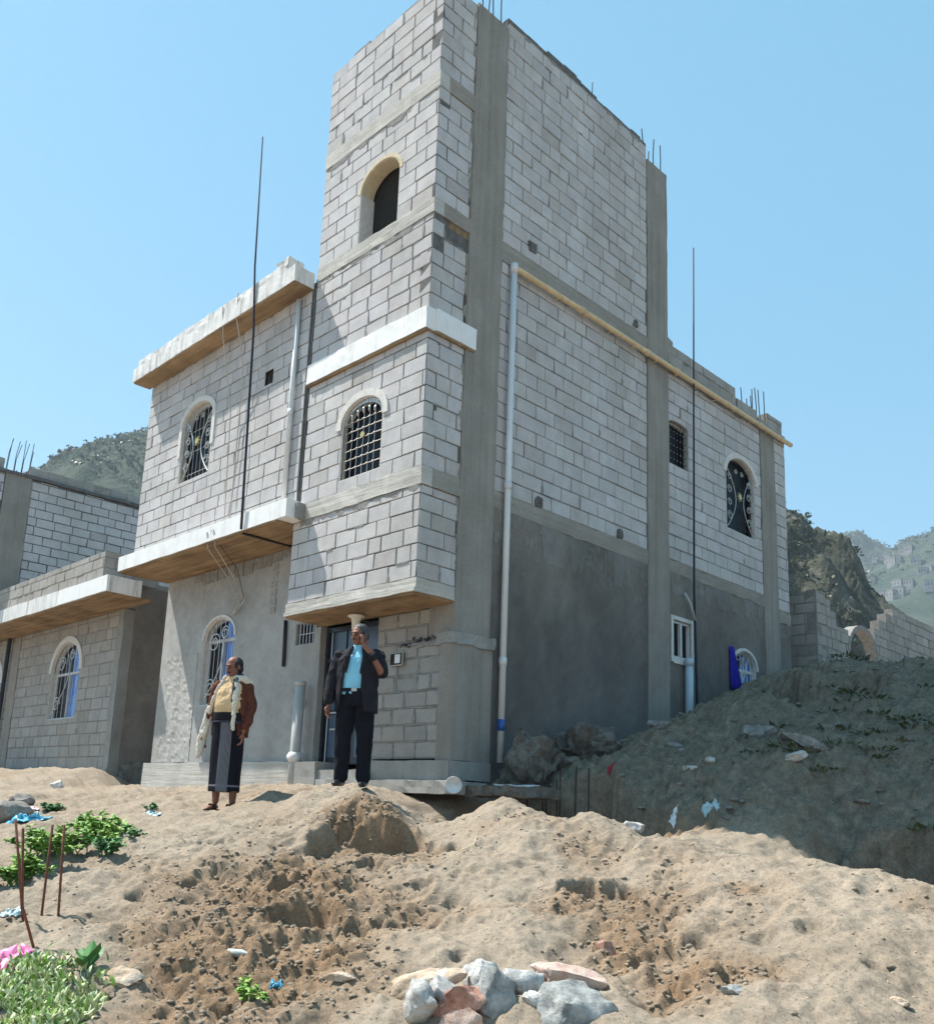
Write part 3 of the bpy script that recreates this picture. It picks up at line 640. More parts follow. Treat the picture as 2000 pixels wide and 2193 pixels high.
# ================================================================== HILLS (real ridges at their own distances)
def hill(name, ridge, slope, mat, amp, freq, step, back=1.0, seed=0):
    """ridge: list of crest points (x,y,z); the ground falls away on both sides of the crest line"""
    Rg = np.array(ridge, float); t = np.linspace(0, 1, len(Rg)); d = Rg[-1, :2]-Rg[0, :2]; L = np.hypot(*d); e = d/L; nrm = np.array([-e[1], e[0]])
    h = Rg[:, 2].max(); W = h/slope*1.25
    s = np.linspace(-.02, 1.02, int(L/step)+2); w = np.linspace(-W, W*back, int(W*(1+back)/step)+2)
    S, Wd = np.meshgrid(s, w, indexing='ij')
    px = np.interp(S, t, Rg[:, 0]); py = np.interp(S, t, Rg[:, 1]); pz = np.interp(S, t, Rg[:, 2])
    X = px+nrm[0]*Wd; Y = py+nrm[1]*Wd
    fall = np.abs(Wd)*slope*(1+.25*vnoise(S*6, Wd*0+3, 0, seed))
    Z = pz-fall+amp*.35*(np.round((S*7+Wd*.04+fbm(X*freq, Y*freq, 0, 3, 99))*3)/3-(S*7+Wd*.04+fbm(X*freq, Y*freq, 0, 3, 99)))+amp*fbm(X*freq, Y*freq, 0, 6, seed)*np.clip(.25+np.abs(Wd)/W*2.2, 0, 1)+amp*.45*(np.abs(fbm(X*freq*3.1, Y*freq*3.1, 0, 4, seed+5))-.4)
    return tag(grid_mesh(name, X, Y, np.maximum(Z, -3), mat), kind='structure')
C0 = np.array((7.662, -7.623, .262)); rN, uN, fN = (np.array(v) for v in (r2, u2, fw))
def sight(px, py, dist):                                   # a far crest point on a surveyed bearing, at a real distance
    v = fN+rN*(px-926.7)/1988.1-uN*(py-1325.0)/1988.1; v = v/np.hypot(v[0], v[1]); return C0+v*dist
hillL = hill('hill', [sight(*p) for p in ((-420,1085,330),(-120,1040,335),(0,1015,340),(60,998,345),(110,976,350),(150,956,352),(190,949,355),(240,952,358),(280,940,360),(330,925,365),(420,900,370),(560,880,380),(700,900,390),(820,960,400))], .62, 'hill_far', 9, .02, 2.2, .6, 3)
hillN = hill('hill', [sight(*p) for p in ((1500,1040,150),(1600,1085,150),(1680,1113,150),(1720,1125,150),(1742,1150,149),(1766,1163,148),(1775,1170,148),(1800,1190,147),(1818,1205,147),(1830,1225,146),(1848,1238,146),(1856,1260,145),(1880,1285,145),(1900,1318,144),(1940,1345,143),(1990,1400,142),(2060,1470,141))], .75, 'hill_near', 5.5, .055, .5, .35, 8)
hillF = hill('hill', [sight(*p) for p in ((1500,1230,1050),(1640,1210,1050),(1730,1190,1040),(1770,1165,1030),(1795,1148,1020),(1825,1140,1000),(1850,1141,1000),(1880,1155,1000),(1910,1168,990),(1935,1170,980),(1955,1158,970),(1975,1153,960),(2000,1146,950),(2060,1110,940),(2200,1060,930),(2400,1080,920))], .62, 'hill_far', 26, .006, 5, .5, 15)

# ================================================================== THE TALL BLOCK HOUSE
FR = lambda y, x0=0: Plane((x0, y, 0), (1, 0, 0), (0, -1, 0))     # faces the street
SD = lambda x, y0=0: Plane((x, y0, 0), (0, 1, 0), (1, 0, 0))      # faces the excavation
house = thing('block_house', 'tall unfinished grey block house with a three storey tower bay over its door', 'house', (0, 0, 0))
H = house
YB = -.652; XW = -2.42
f_box = FR(YB)
# ---- tower bay: front face
win_t = arch_poly(-1.53, -.71, 7.80, 8.58, .31)
block_panel(f_box, XW, -.004, 6.275, 7.59, H, seed=1)
block_panel(f_box, XW, -.004, 7.79, 9.415, H, [win_t], seed=2)
block_panel(f_box, XW, -.004, 9.65, 11.07, H, seed=3, rough=1.3)
box_w = arch_poly(-1.60, -.77, 4.38, 5.16, .28)
block_panel(f_box, XW, -.004, 4.23, 5.99, H, [box_w], seed=4)
block_panel(f_box, -2.555, -.004, 2.866, 4.0, H, seed=5, smear=.03)
# ---- tower bay: right-hand return
s_box = SD(0)
block_panel(s_box, YB+.004, -.05, 6.275, 7.59, H, seed=11, skip=[(-.1, 7.49), (-.25, 7.49)])
mb = MB(); rbox(mb, -.06, -.012, -.42, -.02, 7.50, 7.585, 'board_soffit', .08, .006, 9); mb.build('timber_wedge', H)
block_panel(s_box, YB+.004, -.02, 7.79, 9.415, H, seed=12)
block_panel(s_box, YB+.004, -.02, 9.65, 11.10, H, seed=13)
block_panel(s_box, YB+.004, -.02, 4.23, 5.99, H, seed=14)
block_panel(s_box, YB+.004, -.02, 2.866, 4.0, H, seed=15)
mb = MB()
rbox(mb, XW-.005, .01, YB-.012, YB+.17, 7.59, 7.79, 'pale_concrete', amp=.007)
rbox(mb, -.19, .014, YB+.17, .0, 7.59, 7.79, 'beam_concrete', amp=.006)
mb.build('window_sill_band', H)
mb = MB()
rbox(mb, XW-.005, .008, YB-.008, YB+.17, 9.415, 9.65, 'pale_concrete', amp=.006)
rbox(mb, -.19, .012, YB+.17, .0, 9.415, 9.65, 'beam_concrete', amp=.006)
mb.build('concrete_band', H)
mb = MB()
rbox(mb, XW-.02, .012, YB-.014, YB+.17, 4.0, 4.23, 'pale_concrete', amp=.009)
rbox(mb, -.19, .016, YB+.17, .03, 4.0, 4.23, 'beam_concrete', amp=.008)
mb.build('concrete_band', H)
mb = MB()
rbox(mb, XW-.004, .012, YB-.055, YB+.10, 5.99, 6.275, 'white_paint', amp=.004)
rbox(mb, -.12, .05, YB+.10, .14, 5.99, 6.275, 'white_paint', amp=.004)
rbox(mb, XW, .012, YB-.045, YB+.08, 5.955, 5.985, 'board_soffit', amp=.004); rbox(mb, -.08, .03, YB+.08, .12, 5.955, 5.985, 'board_soffit', amp=.004)
o = mb.build('cornice', H); o['label'] = 'white painted band wrapping the tower bay'
mb = MB()                                                   # slab under the bay with its board-marked underside
rbox(mb, -2.57, .006, YB-.012, .0, 2.72, 2.862, 'pale_concrete', amp=.008)
rbox(mb, -2.585, .010, YB-.03, .02, 2.70, 2.745, 'pale_concrete', amp=.007)
slab = mb.build('bay_slab', H)
mb = MB(); rbox(mb, -2.56, -.03, YB, .0, 2.672, 2.699, 'ply_soffit', amp=.004); mb.build('soffit', slab)
# top of the tower: ragged bed of mortar and part of one more course
mb = MB(); rd = random.Random(5); x = XW+.5
mb = MB()
while x < -.02:
    L = rd.uniform(.2, .45); hgt = rd.choice((.02, .03, .05, .11)); box(mb, x, min(x+L, -.01), YB+.01, YB+.18, 11.07, 11.07+hgt, 'smeared_mortar'); x += L+rd.uniform(0, .15)
mb.build('wall_top_mortar', H); mb = MB()
y = .6
while y < 4.05:
    L = rd.uniform(.15, .5); box(mb, -.2, .012-rd.uniform(0, .03), y, min(y+L, 4.06), 11.28, 11.31+rd.uniform(.015, .09), 'mortar'); y += L*.95
mb.build('wall_top_mortar', H)
# ---- cement that ran out below the bands and beside the column
def ragged(pl, a0, a1, b, h0, h1, seed, mat='smeared_mortar', vertical=False, nm='mortar_run', c=.006):
    n = max(3, int((a1-a0)/.035)); t = np.linspace(a0, a1, n+1); h = h0+(h1-h0)*np.clip(.5+.9*fbm(t*6+seed, t*0+seed, 0, 4, seed), 0, 1)**1.6
    V = []; F = []
    for q, k in zip(t, h):
        for d in (0, k):
            p = (b+d, q) if vertical else (q, b-d)
            V += [pl.p(*p, -.012), pl.p(*p, c if d == 0 else .0025)]
    for i in range(n):
        j = i*4; k = j+4; F += [(j+1, j+3, k+3, k+1), (j+3, j+2, k+2, k+3), (j, j+1, k+1, k)]
    F += [(0, 2, 3, 1), (n*4, n*4+1, n*4+3, n*4+2)]
    mb = MB(); mb.add(V, F, mat, 1.0); o = mb.build(nm, H); fixn(o.data)
for a0, a1, b, sd in ((XW+.02, -.02, 3.995, 3), (XW+.02, -.02, 7.588, 5), (XW+.02, -.02, 9.413, 7)): ragged(f_box, a0, a1, b, .008, .085, sd)
ragged(FR(-.69), -7.2, -2.5, 7.474, .005, .05, 9)
for y0, y1, b, sd in ((.61, 4.06, 7.504, 13), (.61, 4.06, 11.28, 15), (4.68, 7.75, 7.45, 17)): ragged(SD(0), y0, y1, b, .004, .055, sd)
ragged(SD(-.004), .61, 4.06, 4.036, .04, .50, 41, 'worn_plaster', c=.012); ragged(SD(-.004), 4.67, 7.76, 4.066, .03, .34, 43, 'worn_plaster', c=.012); ragged(SD(-.004), 8.33, 8.76, 3.866, .03, .22, 45, 'worn_plaster', c=.012)
for z0, z1, sd in ((2.9, 3.98, 21), (4.26, 5.96, 22), (6.3, 7.4, 23), (7.82, 9.4, 24), (9.68, 11.05, 25)): ragged(Plane((0, 0, 0), (0, -1, 0), (1, 0, 0)), z0, z1, .0, .012, .075, sd, 'column_concrete', True)
for z0, z1, sd in ((4.3, 7.48, 31), (7.82, 11.2, 32)): ragged(SD(0), z0, z1, .597, .003, .03, sd, 'column_concrete', True)
# ---- concrete columns
def column(x0, x1, y0, y1, z0, z1, nm='concrete_column'):
    mb = MB(); rbox(mb, x0, x1, y0, y1, z0, z1, 'column_concrete', .22, .007, 4); return mb.build(nm, H)
column(-.42, .018, -.018, .595, 2.3, 11.13)
o = column(-.20, .03, -.035, .64, .82, 2.20); o['label'] = 'thickened lower jacket of the corner column'
mb = MB(); rbox(mb, -.26, .055, -.06, .68, 2.19, 2.33, 'plain_concrete', .08, .02, 9); mb.build('column_ledge', H)
column(-.35, .016, 4.07, 4.657, .3, 11.04)
column(-.35, .014, 7.769, 8.318, 2.0, 7.46)
column(-.35, .016, 4.07, 4.657, 0, .31)
# ---- side wall
for a, b, z0, z1, sd, kw in ((.597, 4.068, 4.262, 7.506, 21, {}), (.597, 4.068, 7.79, 11.30, 22, {}), (8.32, 8.772, 4.10, 7.45, 24, {})):
    block_panel(SD(0), a, b, z0, z1, H, seed=sd, smear=.05, **kw)
w_small = arch_poly(4.69, 5.28, 5.86, 6.57, .07); w_arch = arch_poly(6.50, 7.53, 5.22, 6.24, .36)
block_panel(SD(0), 4.66, 7.767, 4.262, 7.45, H, [w_small, w_arch], seed=23, smear=.06)
for z0, z1, y0, y1 in ((7.506, 7.787, .597, 4.068), (4.03, 4.258, .597, 4.068), (4.06, 4.258, 4.66, 7.767), (3.86, 4.095, 8.32, 8.772)):
    mb = MB(); rbox(mb, -.2, .012, y0, y1, z0, z1, 'beam_concrete', .12, .012, 6); mb.build('concrete_beam', H)
w_low = [(4.76, 2.70), (5.28, 2.70), (5.28, 3.31), (4.76, 3.31)]; w_la = arch_poly(6.60, 7.42, 2.30, 2.83, .30)
def plaster(pl, a0, a1, b0, b1, mat, holes=(), nm='plaster_wall', back=.2, seg=.35, mb=None):
    mb = mb or MB(); cells = []; na, nb = max(1, int((a1-a0)/seg)), max(1, int((b1-b0)/seg))
    ps = [[(a0, b0), (a1, b0), (a1, b1), (a0, b1)]]
    for h in holes: ps = [q for p in ps for q in subtract(p, h)]
    for p in ps: prism(mb, pl, p, -back, 0, mat)
    return mb.build(nm, H)
rd = random.Random(9)       # leached lumps and unfinished mortar along the top edge of the side plaster
def lumps(n, y0, y1, ztop, spread, w0, w1):
    mb = MB()
    for k in range(n):
        y = rd.uniform(y0, y1); z = ztop-abs(rd.gauss(0, spread)); w = rd.uniform(.02, w0); h = rd.uniform(.02, w1)
        prism(mb, SD(-.004), [(y-w, z-h), (y+w*.6, z-h*.8), (y+w, z+h*.3), (y+w*.2, z+h), (y-w*.8, z+h*.5)], -.01, rd.uniform(.002, .010), 'worn_plaster')
    return mb
plaster(SD(-.004), .6, 4.07, -.6, 4.03, 'side_plaster', mb=lumps(60, .65, 4.0, 3.98, .25, .05, .09))
plaster(SD(-.004), 4.657, 7.77, .5, 4.06, 'side_plaster', [w_low, w_la], mb=lumps(25, 4.75, 7.7, 3.98, .12, .14, .10))
plaster(SD(-.004), 7.77, 8.77, 1.5, 3.86, 'side_plaster', mb=lumps(14, 7.9, 8.7, 3.78, .12, .14, .10))
plaster(SD(.0), 7.77, 8.32, 1.5, 1.99, 'side_plaster')
# pipe sleeves broken into the side wall
for y, z, s in ((1.50, 4.31, .07), (3.35, 4.31, .06), (1.24, 7.98, .09), (3.75, 7.86, .05)):
    mb = MB()
    for k in range(5): rbox(mb, -.02, .012+.01*rd.random(), y-s+rd.uniform(-.03, .03), y+s*.6+rd.uniform(0, .03), z-s*.6+k*.02, z+s*.2+k*.02, 'mortar', .05, .012, 20)
    mb.build('broken_mortar', H)
make_window(H, SD(0), 4.69, 5.28, 5.86, 6.57, .07, 'mesh', None, deep=.12)
make_window(H, SD(0), 6.50, 7.53, 5.22, 6.24, .36, 'iron', trim_w=.10, deep=.12, drop=.0)
make_window(H, SD(-.004), 4.76, 5.28, 2.70, 3.31, 0, 'slider', None, deep=.06)
mb = MB()
for q in ([(4.70, 2.64), (4.76, 2.64), (4.76, 3.37), (4.70, 3.37)], [(5.28, 2.64), (5.34, 2.64), (5.34, 3.37), (5.28, 3.37)], [(4.76, 3.31), (5.28, 3.31), (5.28, 3.37), (4.76, 3.37)], [(4.76, 2.62), (5.28, 2.62), (5.28, 2.70), (4.76, 2.70)]):
    prism(mb, SD(-.004), q, -.01, .02, 'arch_plaster')
mb.build('window_surround', H)
make_window(H, SD(-.004), 6.60, 7.42, 2.30, 2.83, .30, 'blue', 'arch_plaster', trim_w=.05, deep=.10)
# ---- rear roof edge over the low side wing
mb = MB(); rbox(mb, -.3, .012, 4.66, 8.772, 7.452, 7.60, 'beam_concrete', .15, .008, 5); mb.build('roof_beam', H)
block_panel(SD(-.02), 4.80, 6.95, 7.60, 7.97, H, mat='rough_block', seed=31, rough=2.5, name='roof_parapet')
block_panel(SD(-.02), 7.0, 7.75, 7.60, 7.80, H, mat='rough_block', seed=32, rough=2.5, name='roof_parapet')
block_panel(SD(-.02), 8.15, 8.74, 7.60, 7.90, H, mat='rough_block', seed=33, rough=2.5, name='roof_parapet')
mb = MB(); rbox(mb, -.25, .0, 4.66, 4.84, 7.60, 8.03, 'rough_block', .07, .02, 9); mb.build('parapet_rubble', H)
mb = MB(); rbox(mb, -.22, -.02, 7.78, 8.12, 7.60, 7.68, 'plain_concrete', .07, .02, 9); mb.build('parapet_rubble', H)
# ---- left wing, upper storey
f_up = FR(-.69); wl = arch_poly(-5.93, -4.97, 5.32, 6.34, .30)
block_panel(f_up, -7.262, -2.47, 4.25, 7.476, H, [wl, [(-3.53, 6.32), (-3.31, 6.32), (-3.31, 6.55), (-3.53, 6.55)]], seed=41, ph=.202, smear=.07)
make_window(H, f_up, -5.93, -4.97, 5.32, 6.34, .30, 'scroll', trim_w=.09, deep=.15, drop=.55)
make_window(H, f_box, -1.60, -.77, 4.38, 5.16, .28, 'lattice', trim_w=.10, deep=.13, drop=.06)
mb = MB(); arch_ring(mb, f_box, -1.53, -.71, 8.58, .31, .055, -.20, .006, 'cream_plaster', drop=.0)
o = mb.build('arch_trim', H)
mb = MB(); pth = arch_poly(-1.53, -.71, 7.80, 8.58, .31)[2:]; pin = arch_poly(-1.515, -.725, 7.80, 8.58, .295)[2:]
for i in range(len(pth)-1): prism(mb, f_box, [pin[i], pth[i], pth[i+1], pin[i+1]], -.22, -.004, 'cream_plaster')
for q in (-1.53, -.722): prism(mb, f_box, [(q, 7.795), (q+.012, 7.795), (q+.012, 8.58), (q, 8.58)], -.24, -.004, 'arch_plaster')
mb.build('arch_reveal', H)
mb = MB(); prism(mb, f_box, arch_poly(-1.56, -.68, 7.78, 8.58, .33), -.29, -.25, 'interior_dark'); mb.build('interior_shade_sheet', H)  # dark sheet painted as the shade inside the open, empty window
mb = MB(); rbox(mb, -2.47, -2.425, YB-.006, YB+.15, 4.23, 7.60, 'mortar', .15, .008, 8); o = mb.build('mortar_joint', H)
mb = MB()                                                    # roof cornice of the left wing
rbox(mb, -7.36, XW-.02, -1.03, -.69, 7.478, 7.725, 'weathered_paint', .12, .006, 5)
rbox(mb, -7.20, -2.62, -1.02, -.80, 7.725, 7.845, 'weathered_paint', .10, .012, 6)
rbox(mb, -2.95, -2.62, -1.023, -.74, 7.80, 7.93, 'weathered_paint', .06, .02, 8)
corn = mb.build('cornice', H); corn['label'] = 'weathered white roof cornice of the left wing'
mb = MB(); rbox(mb, -7.33, XW-.03, -1.01, -.70, 7.455, 7.475, 'board_soffit', .2, .005, 6); mb.build('soffit', corn)
mb = MB(); rbox(mb, -7.277, -2.331, -.94, .0, 4.0, 4.249, 'white_paint', .14, .005, 5); can = mb.build('canopy_slab', H)
mb = MB(); rbox(mb, -7.265, -2.56, -.925, .0, 3.972, 3.997, 'board_soffit', .2, .005, 6); mb.build('soffit', can)
mb = MB(); box(mb, -3.44, -3.38, -.91, -.02, 3.955, 3.97, 'interior_dark'); mb.build('expansion_joint', can)
mb = MB(); rbox(mb, -2.329, -2.27, -.80, -.66, 4.0, 4.22, 'plain_concrete', .06, .01, 9); mb.build('slab_stub', H)
# hidden sides and roofs that close the volume
mb = MB()
box(mb, -7.26, -7.06, -.49, 8.77, 4.26, 7.476, 'mortar'); box(mb, -7.2, -7.0, .2, 8.77, .3, 4.0, 'mortar'); box(mb, -7.06, -.2, 8.57, 8.77, .3, 7.45, 'mortar')
box(mb, -7.26, XW-.05, -.69, 8.77, 7.48, 7.60, 'plain_concrete'); box(mb, XW-.05, -.05, 4.7, 8.75, 7.46, 7.60, 'plain_concrete')
box(mb, XW, XW+.2, YB+.2, 4.65, 6.3, 11.05, 'mortar'); box(mb, XW+.2, -.36, 4.45, 4.65, 7.46, 11.05, 'mortar')
box(mb, XW+.2, -.2, YB+.2, 4.45, 10.6, 10.75, 'plain_concrete'); box(mb, -7.06, -.2, .0, 8.57, 4.02, 4.24, 'plain_concrete')
box(mb, XW, -.2, YB+.21, .0, 4.02, 4.22, 'plain_concrete')
mb.build('roof_and_floors', H)
# ---- ground floor front
wg = arch_poly(-5.80, -4.87, 1.72, 2.80, .33); ws = [(-3.24, 2.46), (-2.78, 2.46), (-2.78, 2.79), (-3.24, 2.79)]
f0 = FR(0)
plaster(f0, -7.205, -7.0, .82, 3.97, 'splatter_plaster')
mb = MB(); rbox(mb, -7.0, -5.95, -.010, .05, .83, 2.6, 'splatter_plaster', .05, .008, 18); mb.build('splatter_coat', H)
make_window(H, f0, -5.80, -4.87, 1.72, 2.80, .33, 'blue', 'arch_plaster', trim_w=.04, deep=.13)
make_window(H, f0, -3.24, -2.78, 2.46, 2.79, 0, 'bars', None, deep=.12)
mb = MB(); rd = random.Random(21)                            # unplastered top course and toothed block ends
for k in range(14):
    x = -6.3+k*.26; hgt = rd.uniform(.10, .24)
    rbox(mb, x, x+.235, -.012, .04, 3.95-hgt, 3.965, 'smeared_mortar', .08, .01, 12)
for k in range(6):
    z = 3.02+k*.135; rbox(mb, -3.96+rd.uniform(0, .04), -3.80, -.008, .03, z, z+.10, 'rough_block', .06, .008, 15)
plaster(f0, -7.0, -2.745, .82, 3.97, 'front_plaster', [wg, ws], mb=mb)
mb = MB(); rbox(mb, -2.743, -2.615, -.012, .25, .78, 2.675, 'plain_concrete', .12, .007, 7); mb.build('door_jamb', H)
block_panel(FR(0.0), -1.40, -.202, .84, 2.67, H, mat='rough_block', seed=51, gap=.03, rough=2.0, smear=.7, plen=.40)
mb = MB(); rd = random.Random(33)
for k in range(16):
    x = -.95+k*.047; z = 2.28+.02*math.sin(k*1.7)-(.05 if k < 5 else 0); rbox(mb, x, x+rd.uniform(.02, .05), -.028, .0, z, z+rd.uniform(.012, .035), 'black_steel' if k % 3 else 'mortar', .03, .006, 30)
for k in range(5): rbox(mb, -.75+k*.12, -.62+k*.12, -.022, .0, 2.20+rd.uniform(-.01, .02), 2.25+rd.uniform(-.01, .01), 'smeared_mortar', .04, .012, 20)
mb.build('cracked_joint', H)
# ---- door
door = MB(); dp = FR(.14)
for q in ([(-2.615, .78), (-2.56, .78), (-2.56, 2.66), (-2.615, 2.66)], [(-1.455, .82), (-1.40, .82), (-1.40, 2.66), (-1.455, 2.66)], [(-2.56, 2.60), (-1.455, 2.60), (-1.455, 2.66), (-2.56, 2.66)], [(-2.56, 2.18), (-1.455, 2.18), (-1.455, 2.23), (-2.56, 2.23)]):
    prism(door, dp, q, -.02, .05, 'door_steel')
dr = door.build('door', H)
for i, (a0, a1) in enumerate(((-2.56, -2.02), (-1.99, -1.455))):
    lf = MB(); prism(lf, dp, [(a0, .79), (a1, .79), (a1, 2.18), (a0, 2.18)], -.02, .01, 'door_steel')
    for (b0_, b1_) in ((.88, 1.45), (1.52, 2.12)):
        prism(lf, dp, [(a0+.09, b0_), (a1-.08, b0_), (a1-.08, b1_), (a0+.09, b1_)], .01, .02, 'door_panel')
    prism(lf, dp, [(a0+.02, 1.47), (a1-.02, 1.47), (a1-.02, 1.49), (a0+.02, 1.49)], .01, .026, 'steel_light')
    lo = lf.build('door_leaf', dr)
    if i == 0:
        hd = MB(); tube(hd, [dp.p(-2.40, 1.25, .05), dp.p(-2.10, 1.25, .05)], .014, 'steel_light', 8)
        for a in (-2.38, -2.12): tube(hd, [dp.p(a, 1.25, .01), dp.p(a, 1.25, .05)], .010, 'steel_light', 6)
        hd.build('handle', dr)
for a0, a1 in ((-2.56, -2.22), (-2.18, -1.84), (-1.80, -1.455)):
    g = MB(); prism(g, dp, [(a0, 2.23), (a1, 2.23), (a1, 2.60), (a0, 2.60)], -.01, .005, 'door_panel'); g.build('transom_pane', dr)
mb = MB(); tube(mb, [dp.p(-2.03, 2.18, .03), dp.p(-2.03, .79, .03)], .012, 'steel_light', 6); tube(mb, [dp.p(-2.50, 2.6, .03), dp.p(-2.50, .79, .03)], .008, 'steel_light', 6); mb.build('door_trim', dr)
mb = MB(); prism(mb, FR(0), [(-2.615, .8), (-1.40, .8), (-1.40, 2.67), (-2.615, 2.67)], -.5, -.45, 'interior_dark'); box(mb, -2.66, -2.614, .1, .6, .7, 2.68, 'plain_concrete'); box(mb, -1.42, -1.399, .02, .6, .7, 2.68, 'rough_block'); mb.build('door_reveal', H)
lp = MB(); lathe(lp, [(.02, 0), (.10, -.01), (.115, -.03), (.065, -.055), (.055, -.10), (.05, -.20), (.0, -.205)], (-1.52, -.28, 2.672), 'lamp_white', 22); o = lp.build('lamp', H, True); o['label'] = 'white flared ceiling lamp above the door'
jb = MB(); box(jb, -1.09, -.85, -.045, -.0285, 1.99, 2.16, 'front_plaster'); box(jb, -1.075, -.865, -.05, -.0455, 2.005, 2.145, 'interior_dark'); box(jb, -.98, -.885, -.062, -.0505, 2.02, 2.13, 'plastic_white'); jb.build('junction_box', H)
# ---- plinth, step, footing slab
mb = MB()
rbox(mb, -7.34, -2.70, -.07, .25, .1, .815, 'pale_concrete', .15, .006, 5)
pl_ = mb.build('plinth', H)
mb = MB(); rd = random.Random(2)
x = -1.35
for x0, x1 in ((-1.36, -.70), (-.688, .062)): rbox(mb, x0, x1, -.075, .2, .585, .815, 'plain_concrete', .12, .005, 6)
rbox(mb, .066, .075, -.06, .62, .60, .815, 'plain_concrete', .12, .005, 6)
box(mb, -.70, -.688, -.068, .0, .59, .81, 'white_paint'); mb.build('plinth', H)
mb = MB(); rbox(mb, -2.70, -2.24, -.24, .1, .40, .80, 'plain_concrete', .1, .007, 7); rbox(mb, -2.24, -1.30, -.20, .14, .40, .70, 'plain_concrete', .1, .007, 7); mb.build('door_step', H)
mb = MB(); rbox(mb, -2.2, .30, -.24, .3, .43, .575, 'plain_concrete', .1, .014, 6); rbox(mb, .29, 1.16, -.02, .62, .42, .53, 'earthy_concrete', .06, .022, 8); mb.build('footing_slab', H)
# ---- pipes, poles, cables fixed to the house
def pipe(nm, pts, r, mat, rings=(), label=None, n=12):
    mb = MB(); tube(mb, pts, r, mat, n); o = mb.build(nm, H, True)
    for p, q, rr, mt in rings: k = MB(); tube(k, [p, q], rr, mt, n); k.build('coupling', o, True)
    if label: o['label'] = label
    return o
pipe('drain_pipe', [(.075, .785, 7.47), (.075, .785, .84)], .042, 'white_pvc', [((.075, .785, 7.36), (.075, .785, 7.50), .052, 'white_pvc'), ((.075, .785, 2.02), (.075, .785, 2.12), .050, 'white_pvc'), ((.075, .785, 1.22), (.075, .785, 1.36), .047, 'blue_tape'), ((.075, .785, 4.30), (.075, .785, 4.40), .049, 'white_pvc')], 'white vertical drain pipe beside the corner column')
pipe('drain_pipe', [(.075, .785, 7.45), (.085, 3, 7.452), (.085, 6, 7.448), (.09, 8.86, 7.44)], .044, 'yellowed_pvc', [((.084, y, 7.451), (.084, y+.09, 7.451), .054, 'yellowed_pvc') for y in (2.2, 3.9, 4.75, 6.4, 7.6)], 'yellowed horizontal drain pipe along the side wall')
for y in np.arange(1.1, 8.6, .62): mb = MB(); tube(mb, [(-.01, y, 7.40), (.09, y, 7.395), (.13, y, 7.45)], .009, 'yellowed_pvc', 6); mb.build('pipe_bracket', H)
pipe('drain_pipe', [(-2.72, -.735, 7.40), (-2.715, -.735, 4.34)], .036, 'white_pvc', [((-2.717, -.735, 5.6), (-2.717, -.735, 5.7), .043, 'white_pvc')], 'slim white pipe on the upper left wall')
pipe('soil_pipe', [(-2.80, -.16, 1.86), (-2.805, -.165, .84), (-2.81, -.17, .36)], .072, 'grey_pvc', [((-2.806, -.165, .80), (-2.806, -.165, .93), .088, 'white_pvc'), ((-2.80, -.16, 1.84), (-2.80, -.16, 1.90), .078, 'grey_pvc'), ((-2.92, -.17, .87), (-2.84, -.165, .87), .055, 'white_pvc')], 'thick grey standing pipe beside the door')
mb = MB(); box(mb, -3.02, -2.88, -.02, -.004, 1.57, 1.66, 'plastic_white'); mb.build('wall_plate', H)
pipe('soil_pipe', [(.095, 5.07, 2.70), (.095, 5.05, 1.35)], .062, 'blue_pvc', [((.095, 5.07, 2.60), (.095, 5.07, 2.72), .070, 'blue_pvc')], 'pale blue pipe below the small side window')
pipe('cable_conduit', [(.05, 5.03, 3.77), (.09, 5.12, 3.62), (.10, 5.26, 3.33)], .022, 'grey_pvc')
pipe('steel_pole', [(.10, 5.36, 9.97), (.10, 5.29, 6.8), (.10, 5.23, 3.8), (.10, 5.27, 2.3), (.10, 5.28, 1.6)], [.010, .014, .018, .020, .020], 'dark_pole', label='thin dark pole against the side wall')
pipe('steel_pole', [(-3.60, -1.06, 10.40), (-3.48, -1.06, 8.1), (-3.40, -1.03, 7.0), (-3.36, -.97, 4.0)], [.010, .014, .017, .019], 'dark_pole', label='thin dark leaning pole in front of the left wing')
pipe('black_pipe', [(-3.47, -.03, 2.86), (-3.44, -.03, 2.18)], .026, 'black_steel')
def cable(pts, r=.009, mt='cable'):
    mb = MB(); tube(mb, pts, r, mt, 5); mb.build('cable', H)
cable([(-4.36, -1.04, 7.80), (-4.34, -1.0, 7.3), (-4.28, -.78, 6.1), (-4.26, -.73, 4.4), (-4.33, -.95, 4.12)])
cable([(-3.93, -1.04, 7.86), (-3.97, -1.0, 7.45), (-4.02, -.80, 6.85), (-4.08, -.74, 6.3), (-4.10, -.73, 4.4)])
cable([(-4.34, -.955, 4.15), (-4.36, -.90, 3.9), (-4.40, -.5, 3.55), (-4.62, -.12, 3.25), (-4.98, -.03, 3.12)], .007)
cable([(-4.15, -.955, 4.15), (-4.16, -.90, 3.9), (-4.25, -.5, 3.55), (-4.50, -.12, 3.28), (-4.92, -.03, 3.13)], .007)
cable([(-4.22, -.955, 4.15), (-4.24, -.7, 3.9), (-4.32, -.4, 3.7), (-4.55, -.10, 3.35), (-4.90, -.03, 3.14)], .005, 'dark_cable')
